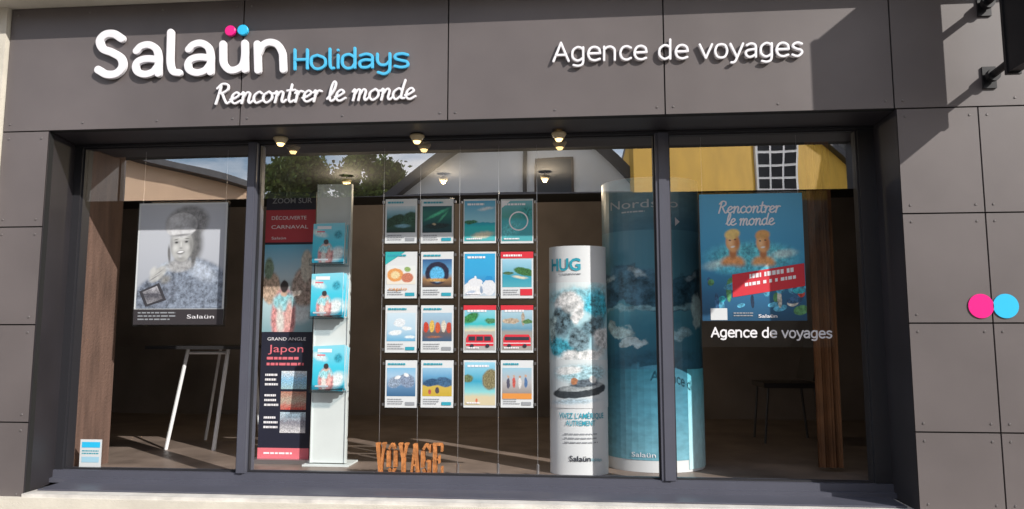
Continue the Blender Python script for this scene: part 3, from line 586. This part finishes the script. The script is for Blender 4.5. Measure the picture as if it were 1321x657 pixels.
# ---- rusty slab serif letters, each cut from straight bars
p0=at(485,606,.12); p1=at(573,606,.12); RU=mat('rust_orange',(.50,.19,.055),.6,.0,.4,30,.6,200)
hh=at(528,571,.12).z-ZI-.012
t=thing('letter_ornament','row of rust orange decorative capital letters standing on the window floor','ornament',((p0.x+p1.x)/2,.12,ZI))
LW=(p1.x-p0.x)/6.05
def bar(mb,a,b,w_,ox):
    # flat bar between two points in letter space (0..1,0..1)
    ax,az=ox+a[0]*LW*.9,ZI+.012+a[1]*hh; bx_,bz=ox+b[0]*LW*.9,ZI+.012+b[1]*hh
    d=Vector((bx_-ax,0,bz-az)).normalized(); n_=Vector((-d.z,0,d.x))*w_/2
    P=[(ax+n_.x,az+n_.z),(ax-n_.x,az-n_.z),(bx_-n_.x,bz-n_.z),(bx_+n_.x,bz+n_.z)]
    k=len(mb.v)//8*.0004
    mb.prism(P,.100-k,.140-k,RU)
GL={'V':[((.2,.95),(.5,.03),1),((.8,.95),(.5,.03),.6),((.02,.96),(.38,.96),.5),((.62,.96),(.98,.96),.5)],
'O':[((.16,.25),(.16,.75),1),((.84,.25),(.84,.75),1),((.2,.8),(.5,.96),.7),((.5,.96),(.8,.8),.7),((.2,.2),(.5,.04),.7),((.5,.04),(.8,.2),.7)],
'Y':[((.2,.95),(.5,.48),.9),((.8,.95),(.5,.48),.6),((.5,.5),(.5,.03),1),((.02,.96),(.38,.96),.5),((.62,.96),(.98,.96),.5),((.25,.04),(.75,.04),.5)],
'A':[((.5,.97),(.18,.05),.6),((.5,.97),(.82,.05),1),((.28,.32),(.72,.32),.5),((.0,.04),(.36,.04),.5),((.62,.04),(1,.04),.5)],
'G':[((.16,.25),(.16,.75),1),((.2,.8),(.5,.96),.7),((.5,.96),(.85,.82),.6),((.86,.95),(.86,.7),.5),((.2,.2),(.5,.04),.7),((.5,.04),(.82,.12),.6),((.82,.05),(.82,.42),.9),((.55,.44),(.98,.44),.5)],
'E':[((.22,.04),(.22,.96),1),((.02,.96),(.9,.96),.6),((.02,.04),(.92,.04),.6),((.25,.5),(.65,.5),.5),((.65,.38),(.65,.62),.4),((.9,.96),(.9,.74),.45),((.92,.04),(.92,.28),.45)]}
for i,ch in enumerate('VOYAGE'):
    mb=MB()
    for a,b,w_ in GL[ch]: bar(mb,a,b,w_*LW*.31,p0.x+i*LW*1.01)
    mb.build('letter',t)
MB().box(p0.x-.02,p1.x+.02,.09,.15,ZI+.001,ZI+.012,RU).build('base_strip',t)
# ---- column displays
def column(px0,px1,ptop,cy,ba,name,label):
    a=(at(px1,450,cy).x-at(px0,450,cy).x)/2; cx=(at(px1,450,cy).x+at(px0,450,cy).x)/2
    zt_=at((px0+px1)/2,ptop,cy-ba).z
    t=thing(name,label,'display column',(cx,cy,ZI))
    M=lambda u,v,l:(cx+(a+LY*l)*math.sin((u-.5)*PI),cy-(ba+LY*l)*math.cos((u-.5)*PI),ZI+.002+(zt_-ZI)*v)
    sh=Sheet(M,24)
    mb=MB(); n=72; vs=[]
    for z in (ZI+.001,zt_): vs+=[(cx+a*math.cos(2*PI*i/n),cy+ba*math.sin(2*PI*i/n),z) for i in range(n)]
    mb.add(vs,[(i,(i+1)%n,n+(i+1)%n,n+i) for i in range(n)],PAPER); b0=mb.build('column_body',t,True)
    MB().add(vs[n:],[list(range(n))],PAPER).build('column_top',t)
    return t,sh,(lambda y:(615-y)/(615.-ptop)),(lambda px:.5+math.asin(max(-1,min(1,(px-(px0+px1)/2)/((px1-px0)/2))))/PI)
t,sh,V,U=column(709,783,317,.36,.12,'display_column','white oval advertising column with blue heading and boat photo in centre window')
W2=(.70,.76,.78); TL=(.06,.38,.50)
mb=MB()
sh.rect(mb,.04,V(472),.97,V(366),blobpic('wildlife_photo',[(0,(.66,.74,.77)),(.3,(.3,.58,.68)),(.6,(.46,.68,.74)),(1,(.68,.76,.78))],
 [(.5,.85,.6,.12,.1,(.25,.55,.66),.7,.5),(.35,.76,.20,.14,.4,W2,.4,.6),(.78,.70,.26,.20,-.3,TL,.4,.8),(.28,.52,.16,.2,.2,(.12,.2,.24),.35,.9),(.48,.62,.10,.16,-.2,W2,.3,.5),(.70,.45,.20,.13,.5,(.10,.18,.22),.4,.9),(.85,.3,.2,.16,.1,W2,.4,.6),(.25,.2,.30,.14,-.2,TL,.4,.8),(.5,.3,.12,.18,.3,(.14,.22,.26),.35,.9),(.55,.10,.4,.08,.1,W2,.5,.5),(.12,.4,.1,.2,0,(.4,.6,.66),.4,.8)],4,.22,6,14),2)
sh.rect(mb,.08,V(530),.96,V(468),blobpic('boat_photo',[(0,(.66,.68,.70)),(.4,(.60,.67,.70)),(1,(.66,.72,.74))],
 [(.52,.72,.42,.22,.05,(.35,.55,.62),.5,.5),(.35,.78,.2,.1,.2,(.72,.78,.8),.4,.3),(.5,.36,.40,.15,.22,(.04,.05,.06),.1,.3),(.52,.44,.32,.08,.22,(.34,.38,.40),.15,.4),(.55,.52,.20,.10,.2,(.10,.13,.16),.3,.7),(.42,.56,.05,.08,.1,(.45,.2,.1),.3,.3),(.66,.60,.05,.08,.1,(.6,.62,.62),.3,.3),(.4,.14,.4,.07,.1,(.4,.52,.6),.8,.4)],6,.07,9,20),3)
mb.build('photo_print',t)
for a in (('HUG',U(713.5),V(350),U(750),V(334)-V(350),TEALT,4,.03),
 ("VIVEZ L'AMÉRIQUE",U(722),V(543),U(776),V(534)-V(543)-.006,TEALT,4,.01),('AUTREMENT',U(730),V(552),U(766),V(544)-V(552)-.004,TEALT,4,.01),
 ('Salaün',U(734),V(597),U(760),.024,DARKT,4,.012),('Holidays',U(760.5),V(597),U(773),.014,TEALT,4)): tpart(sh,'lettering',t,*a)
mb=MB(); lines(sh,mb,U(728),U(770),V(576),V(560),3,GREYT,4,3,.3); mb.build('small_print',t)
mb=MB(); lines(sh,mb,U(722),U(752),V(357),V(353),1,GREYT,4,3,.4); mb.build('small_print',t)
t,sh,V,U=column(779,905,228,.66,.28,'display_column','tall blue cylindrical advertising column with icy mountain photos behind right window post')
mb=MB()
sk=pm('pale_arctic_sky',[(0,(.08,.22,.31)),(.5,(.15,.30,.38)),(1,(.24,.36,.42))],.3,3,3,.1)
mt=blobpic('arctic_mountain',[(0,(.03,.12,.19)),(.30,(.05,.22,.32)),(.42,(.10,.32,.42)),(.6,(.09,.28,.38)),(1,(.12,.31,.42))],
 [(.12,.56,.34,.13,.35,(.05,.13,.20),.12,.6),(.42,.58,.30,.15,-.45,(.07,.17,.25),.12,.6),(.74,.56,.34,.13,.3,(.04,.12,.18),.12,.6),(.40,.70,.07,.035,-.5,(.36,.50,.58),.5,.5),(.18,.66,.07,.03,.4,(.34,.48,.56),.5,.5),(.76,.66,.08,.03,.3,(.32,.46,.54),.5,.5),
 (.46,.44,.5,.025,.02,(.22,.42,.50),.5,.5),(.24,.27,.13,.06,-.3,(.40,.56,.64),.2,.6),(.34,.18,.10,.035,.2,(.46,.60,.66),.2,.4),(.64,.25,.12,.045,.2,(.26,.46,.56),.3,.5),(.84,.42,.08,.13,0,(.5,.72,.8),.25,.3),(.5,.06,.5,.07,0,(.03,.12,.19),.7,.3)],5,.16,9,12)
lw=pm('teal_sea',[(0,(.18,.42,.52)),(.5,(.08,.27,.37)),(1,(.03,.15,.22))],.2,4,6,.15)
sh.rect(mb,.0,V(300),1,V(229),sk,2); sh.rect(mb,.0,V(484),1,V(300),mt,2); sh.rect(mb,0,V(600),1,V(484),lw,2)
sh.rect(mb,.70,V(612),1,V(484),pm('pale_sea',[(0,(.55,.8,.85)),(1,(.12,.55,.7))],.2,3,1,.1),3)
sh.poly(mb,[(U(x),V(y)) for x,y in ((868,295),(868,283),(874,289))],WLET,4)
mb.build('photo_print',t)
tpart(sh,'lettering',t,'Nordseo',U(790),V(270),U(872),V(258)-V(270),MIDT,5); tpart(sh,'lettering',t,'Salaün',U(810),V(596),U(838),.016,WLET,5)
mb=MB(); lines(sh,mb,U(803),U(840),V(277),V(273),1,MIDT,5,2,.5); mb.build('small_print',t)
# ---- right poster
Y=.10; sh,(x0,x1,z0,z1)=flat(904,250,1038,414,Y)
t=thing('poster','blue holiday poster with white handwriting and two swimmers in right window','poster',((x0+x1)/2,Y,z0))
xe=at(1076,430,Y).x; ze=at(990,448,Y).z
MB().box(x0-.012,xe,Y+.004,Y+.009,ze,z1+.012,CLEAR).build('acrylic_panel',t)
for x in (x0+.02,x1-.02): hang(t,x,Y+.0105,z1-.03)
V=lambda y:(414-y)/164.; U=lambda x:(x-904)/134.
SW=[(.5,.50,.48,.13,0,(.12,.55,.75),.5,.5),(.2,.44,.2,.05,.1,(.5,.75,.84),.7,.3),(.8,.52,.15,.04,.1,(.5,.75,.84),.7,.3)]
def swimmer(cx,cy,s,hat,body,sh2):
    return [(cx,cy-.150*s,.12*s,.06*s,0,body,.4,.2),(cx,cy-.08*s,.04*s,.05*s,0,sh2,.5,0),
     (cx,cy,.066*s,.080*s,.12,(.82,.42,.18),.25,.0),(cx,cy+.058*s,.076*s,.042*s,.12,hat,.3,.1),(cx+.042*s,cy-.01*s,.03*s,.07*s,0,sh2,1,0),(cx-.02*s,cy+.0*s,.03*s,.04*s,0,(.92,.58,.32),1,0),
     (cx-.024*s,cy+.014*s,.013*s,.007*s,0,(.14,.07,.05),.7,0),(cx+.024*s,cy+.018*s,.013*s,.007*s,0,(.14,.07,.05),.7,0),(cx,cy-.034*s,.024*s,.009*s,.1,(.9,.84,.78),.6,0),
     (cx-.02*s,cy-.20*s,.18*s,.045*s,0,(.10,.52,.74),.8,.4)]
bl=SW+swimmer(U(946),V(313),1.08,(.85,.62,.22),(.80,.36,.14),(.52,.20,.08))+swimmer(U(985),V(314),1.05,(.75,.40,.14),(.82,.40,.16),(.52,.20,.08))
rr=random.Random(5)
for i in range(30):
    bl.append((rr.uniform(.04,.97),rr.uniform(.08,.32),rr.uniform(.03,.09),rr.uniform(.015,.04),rr.choice([0,.15,.15,1.6,1.7]),rr.choice([(.1,.4,.6),(.65,.08,.06),(.1,.28,.12),(.7,.45,.1),(.6,.58,.52),(.04,.12,.25),(.7,.22,.1),(.05,.5,.65),(.02,.04,.08)]),.1,.6))
mb=MB(); sh.rect(mb,0,0,1,1,blobpic('poster_art',[(0,(.02,.08,.16)),(.2,(.03,.14,.28)),(.45,(.05,.31,.55)),(1,(.11,.44,.70))],bl,2,.012,14,26),0); mb.build('printed_sheet',t)
mb=MB()
sh.poly(mb,[(U(944),V(384)),(U(1037),V(370)),(U(1037),V(341)),(U(944),V(355))],REDP,2); mb.build('red_band',t)
mb=MB(); sh.rect(mb,.08,V(413),.24,V(398),PAPER,2); mb.build('white_tile',t)
mb=MB(); sh.script(mb,'Rencontrer',U(928),V(275),U(1008),.052,.1,WLET,2); mb.build('lettering',t)
mb=MB(); sh.script(mb,'le monde',U(938),V(291),U(1000),.052,.1,WLET,2); mb.build('lettering',t)
mb=MB(); rr=random.Random(3)
for (ya,hh_,xs) in ((360,.034,966),(369,.026,960)):
    x=xs
    while x<1024:
        w_=rr.uniform(2,5); k=(x-948)/88.*13; mb_=[(U(x),V(ya+3-k)),(U(x+w_),V(ya+3-k-w_*.148)),(U(x+w_),V(ya+3-k-w_*.148)+hh_),(U(x),V(ya+3-k)+hh_)]
        sh.poly(mb,mb_,WLET,3); x+=w_+(1.2 if rr.random()<.75 else 4)
mb.build('band_print',t)
tpart(sh,'lettering',t,'Salaün',U(976),V(410),U(1000),.026,WLET,3,.01)
mb=MB(); lines(sh,mb,.3,.5,.03,.07,2,GREYT,3,3); mb.build('small_print',t)
# white words on the clear sheet below the poster
YL=Y+.002
t=thing('window_lettering','white two word vinyl lettering below the blue holiday poster in right window','lettering',at(995,436,YL))
st,wd=font_strokes('Agence de voyages',SANS); sc=at(996,430,YL).x-at(995,430,YL).x
for ch,ss in st:
    if not ss: continue
    mb=MB()
    for k,s in enumerate(ss):
        P=[(lambda q:(q.x,q.z))(at(918+a/wd*156,434.5+(a/wd)*1.5-b*8.6,YL)) for a,b in s]
        vs,fs=sweep(P,1.05*sc,.0008); mb.add([(a,YL-d-.0002*k,b) for a,b,d in vs],fs,WLET)
    mb.build('letter',t)
# ---- spotlights: three under the soffit against the glass, three on the ceiling inside
bulb=mat('lit_bulb',(1,.72,.30),.5,emit=3.0)
SHADE=mat('lamp_shade_glass',(.55,.45,.28),.3)
sp=[(362,186,-.102,'leftmost of the three front ceiling spotlights'),(538,183,-.102,'middle one of the three front ceiling spotlights'),(721,180,-.102,'rightmost of the three front ceiling spotlights'),(447,236,1.9,'leftmost of the three rear ceiling spotlights'),(572,233,1.9,'middle one of the three rear ceiling spotlights'),(703,231,1.9,'rightmost of the three rear ceiling spotlights')]
for i,(px,py,y,l) in enumerate(sp):
    p=at(px,py-(3 if i<3 else 0),y); t=thing('ceiling_spotlight',l,'lamp',(p.x,y,p.z),'lit ceiling spotlights'); top=ZF if i<3 else ZC
    MB().lathe(p,[(.018,.035),(.044,.026),(.046,.016),(.026,-.012)],SHADE).build('lamp_shade',t,True)
    MB().lathe(p,[(.0,-.030),(.016,-.026),(.024,-.012),(.018,.004),(0,.01)],bulb).build('bulb',t,True)
    MB().tube((p.x,y,p.z+.03),(p.x,y,max(top,p.z+.04)),.006,STEEL).build('stem',t)
    if i>=3:
        ld=bpy.data.lights.new('spotlight_glow','POINT'); ld.energy=11; ld.color=(1,.8,.55); ld.shadow_soft_size=.02
        lo=bpy.data.objects.new('spotlight_glow',ld); COL.objects.link(lo); lo.parent=t; lo.location=(0,0,-.09)
# ---- furniture
PL=mat('pale_metal',(.8,.81,.83),.4,.0)
xa=at(214,580,1.0).x; xb=at(298,592,1.0).x; zt_=ZI+.76
t=thing('table','dark topped table with slim white metal legs behind the left window','table',((xa+xb)/2,1.05,ZI))
MB().box(xa-.15,xb+.1,.9,1.6,zt_,zt_+.025,mat('dark_top',(.03,.03,.032),.3)).build('tabletop',t)
x1_=at(237,500,1.0).x; x2_=at(290,480,1.0).x; x3_=at(275,590,1.0).x
MB().tube((xa,1.0,ZI),(x1_,1.04,zt_),.014,PL).build('leg',t)
MB().tube((x3_,1.0,ZI),(x2_,1.04,zt_),.016,PL).build('leg',t)
MB().tube((xb,1.5,ZI),(x2_+.02,1.46,zt_),.014,PL).build('leg',t)
MB().tube((xa+.05,1.5,ZI),(x1_+.05,1.46,zt_),.012,PL).build('leg',t)
MB().tube((x1_,1.06,zt_-.03),(x2_,1.06,zt_-.03),.012,PL).build('rail',t)
c0=at(1015,560,1.9)
t=thing('chair','dark chair with slim metal legs standing inside the right window','chair',(c0.x,1.9,ZI))
CS=mat('chair_seat',(.05,.045,.045),.5); CL=mat('chair_leg_metal',(.12,.12,.125),.4,.5)
MB().box(c0.x-.22,c0.x+.22,1.7,2.1,ZI+.44,ZI+.48,CS).build('seat',t)
MB().add([(c0.x+.16,1.68,ZI+.5),(c0.x+.16,2.12,ZI+.5),(c0.x+.24,2.1,ZI+.88),(c0.x+.24,1.7,ZI+.88),(c0.x+.19,1.68,ZI+.5),(c0.x+.19,2.12,ZI+.5),(c0.x+.27,2.1,ZI+.88),(c0.x+.27,1.7,ZI+.88)],[(0,1,2,3),(7,6,5,4),(0,4,5,1),(2,6,7,3),(1,5,6,2),(0,3,7,4)],CS).build('backrest',t)
for dx in (-.2,.2):
    for y in (1.72,2.08): MB().tube((c0.x+dx*1.1,y,ZI),(c0.x+dx*.9,y,ZI+.45),.01,CL).build('leg',t)
# orange curtain
xa=at(1047,400,.5).x; xb=at(1078,400,.5).x; n=48; vs=[]
for i in range(n+1):
    u=i/n; x=xa+(xb-xa)*u; y=.5+.010*math.sin(u*17)+.005*math.sin(u*41)
    vs+=[(x,y,ZI+.03),(x,y,ZC-.03)]
tag(MB().add(vs,[(2*i,2*i+2,2*i+3,2*i+1) for i in range(n)],mat('orange_cloth',(.20,.085,.032),.8,0,.4,3)).build('curtain',None,True),'dull orange floor length curtain inside the right end of the window','curtain')
# ---------------------------------------------------------------- houses across the street
WR=mat('white_render',(.88,.88,.87),.9,0,.06,1.5); SL=mat('slate_roof',(.05,.052,.065),.6,0,.3,5); DG=mat('dark_glass',(.02,.022,.028),.1)
YW=mat('yellow_render',(.80,.47,.06),.9,0,.10,1.5); CR=mat('pinkish_render',(.85,.60,.42),.9,0,.06,1.5); DKW=mat('dark_shopfront',(.06,.055,.052),.6,0,.3,1.2)
D=10.9
ap=opp(690,118,D); er=opp(838,262,D); el=opp(508,262,D)
t=thing('gabled_house','white rendered gabled house with dark roof edge, mirrored in the centre window','house',(ap.x,-D,0))
pts=[(el.x,0),(er.x,0),(er.x,er.z),(ap.x,ap.z),(el.x,el.z)]
MB().prism(pts,-D,-D-8,WR).build('wall',t)
m=MB()
for (A_,B_) in ((el,ap),(ap,er)):
    d=(B_-A_).normalized(); nn=Vector((-d.z,0,d.x)) 
    A2=A_-d*(.35 if A_ is el else 0); B2=B_+d*(.1 if B_ is er else 0)
    q=[(A2.x,A2.z),(B2.x,B2.z),(B2.x+nn.x*.2,B2.z+nn.z*.2),(A2.x+nn.x*.2,A2.z+nn.z*.2)]
    m.prism(q,-D+.3,-D-8.2,SL)
m.build('roof',t)
a=opp(692,266,D);b=opp(737,208,D)
f_=MB().box(a.x-.05,b.x+.05,-D+.02,-D+.05,a.z-.05,b.z+.05,mat('brown_frame',(.08,.05,.04),.6)).build('window',t)
MB().box(a.x,b.x,-D+.055,-D+.065,a.z,b.z,DG).build('pane',f_)
a=opp(677,260,D); MB().tube((a.x,-D+.06,a.z),(a.x,-D+.06,opp(677,150,D).z),.04,DKW).build('downpipe',t)
s0=opp(455,262,D-.6); s1=opp(815,262,D-.6)
MB().box(s0.x,s1.x,-D+.01,-D+.6,0,s0.z,DKW).build('shopfront',t)
MB().box(s0.x-.1,s1.x+.1,-D+.01,-D+.75,s0.z+.002,s0.z+.12,mat('shop_cornice',(.12,.12,.14),.6)).build('shop_canopy',t)
for px in (500,600,700):
    a=opp(px,420,D-.62); b=opp(px+75,320,D-.62); MB().box(a.x,b.x,-D+.602,-D+.63,a.z-.5,b.z,DG).build('shop_window',t)
AX,AY=1.15,-9.6; tx,ty=.53,-.85; nx,ny=.85,.53
def yw(px,off=0):
    r=at(px,250,0).x/4.4; s=(r*(4.4-AY)-AX)/(tx-(-ty)*r); return AX+tx*s+nx*off, AY+ty*s+ny*off
B=yw(1095); zw=opp(900,60,-yw(900)[1]).z
t=thing('yellow_house','ochre yellow house with white framed window, mirrored in the right window','house',(AX,AY,0))
foot=[(AX,AY),B,(1.85,B[1]),(1.85,-10.7),(AX,-10.7)]
MB().vprism(foot,0,zw,YW).build('wall',t)
MB().vprism([(AX+nx*.3,AY+ny*.3),(B[0]+nx*.3,B[1]),(1.85,B[1]),(1.85,-10.7),(AX-.1,-10.7)],zw+.002,zw+.25,SL).build('roof',t)
def wquad(px0,py0,px1,py1,off,thick,m):
    a=yw(px0,off);b=yw(px1,off);a2=yw(px0,off+thick);b2=yw(px1,off+thick)
    da,db=-yw(px0)[1],-yw(px1)[1]; f0=(lambda px,d:0.0) if py1 is None else (lambda px,d:opp(px,py1,d).z)
    return MB().vprism([a,b,b2,a2],[f0(px0,da),f0(px1,db),f0(px1,db),f0(px0,da)],[opp(px0,py0,da).z,opp(px1,py0,db).z]+[opp(px1,py0,db).z,opp(px0,py0,da).z],m)
fr_=wquad(976,179,1030,248,.01,.05,WHITE).build('window',t)
for i in range(3):
    for j in range(4): wquad(979+17*i,182+16*j,993+17*i,195+16*j,.062,.01,DG).build('pane',fr_)
wquad(823,258,1094,None,.01,.3,DKW).build('lower_wall',t)
a=opp(1100,430,30); b=opp(1420,430,30)  # added dark house, keeps bright sky reflection off the right window edge
t=thing('sky_block_house','added dark house blocking reflected sky at the right end of the opposite row','house',((a.x+b.x)/2,-30,0))
MB().box(a.x,b.x,-36,-30,0,13,DKW).build('wall',t); MB().prism([(a.x,13),(b.x,13),((a.x+b.x)/2,16)],-29.6,-36.4,SL).build('roof',t)
P1=opp(322,244,15); P2=opp(148,200,11.3); d=(P2-P1); P3=P2+d*.6; nv=Vector((-.9,-.35,0))*6
t=thing('cream_house','pinkish cream house in sunlight with sloping roof edge, mirrored in the left window','house',(P1.x,P1.y,0))
xy=lambda v:(v.x,v.y)
MB().vprism([xy(P1),xy(P2),xy(P3),xy(P3+nv),xy(P1+nv)][::-1],0,[P1.z,P2.z,P3.z,P3.z,P1.z][::-1],CR).build('wall',t)
o2=Vector((.9,.35,0))*.3
MB().vprism([xy(P1+o2),xy(P3+o2),xy(P3+nv),xy(P1+nv)][::-1],[P1.z+.005,P3.z+.005,P3.z+.005,P1.z+.005][::-1],[P1.z+.16,P3.z+.16,P3.z+.16,P1.z+.16][::-1],SL).build('roof',t)
D=10.7; a=opp(128,430,D); b=opp(452,430,D); z1=opp(250,292,D).z; z2=opp(250,264,D).z
t=thing('low_outbuilding','low olive walled outbuilding with long dark roof beside the white gabled house','outbuilding',((a.x+b.x)/2,-D,0))
MB().box(a.x,b.x,-D-.5,-D,0,z1,mat('olive_wall',(.30,.24,.13),.9,0,.4,.9)).build('wall',t)
MB().prism([(a.x-.2,z1),(b.x+.2,z1),(b.x+.1,z2),(a.x-.1,z2)],-D+.3,-D-.6,SL).build('roof',t)
c=opp(180,430,D); d=opp(290,325,D); MB().box(c.x,d.x,-D+.01,-D+.04,0.13,d.z,DKW).build('garage_door',t)
# trees
bark=mat('bark',(.07,.05,.035),.9,0,.3,8)
LF=[mat('leaf_a',(.12,.20,.045),.7),mat('leaf_b',(.20,.30,.08),.7),mat('leaf_c',(.06,.10,.03),.7)]
def tree(px,py,w_,h_,D,label,seed):
    rr=random.Random(seed); c=opp(px,py,D); t=thing('tree',label,'tree',(c.x,-D,0)); k=(4.4+D)/F
    rx=w_*k/2; rz=h_*k/2
    m=MB(); m.tube((c.x,-D,0),(c.x+.1,-D,c.z-rz*.3),.22,bark,10,.12)
    cl=[]
    for i in range(36):
        a=rr.uniform(0,2*PI); q=rr.uniform(.1,1)**.5; e=rr.uniform(-1,1)
        cc=Vector((c.x+rx*q*math.cos(a)*math.sqrt(max(.1,1-e*e)),-D+rx*.7*q*math.sin(a),c.z+rz*e*.9)); cl.append(cc)
        if i<12: m.tube((c.x+.1,-D,c.z-rz*rr.uniform(.3,.8)),cc,.06,bark,6,.015)
    m.build('trunk',t); m=MB()
    for cc in cl:
        s_=rr.uniform(.3,.5)*min(rx,rz)*.9; mm=rr.choice(LF)
        for j in range(280):
            v=Vector((rr.gauss(0,1),rr.gauss(0,1),rr.gauss(0,.8)))*s_*.48+cc; a=Vector((rr.gauss(0,1),rr.gauss(0,1),rr.gauss(0,1))).normalized(); b=a.orthogonal().normalized(); s2=rr.uniform(.06,.12)
            m.add([v-a*s2,v+b*s2*.6,v+a*s2,v-b*s2*.6],[(0,1,2,3)],mm if rr.random()<.7 else rr.choice(LF))
    m.build('crown',t)
tree(388,238,92,82,19,'bushy dark green tree, left of the two mirrored over the outbuilding',1)
tree(478,240,96,76,20,'bushy tree beside the white gabled house, right of the two',2)
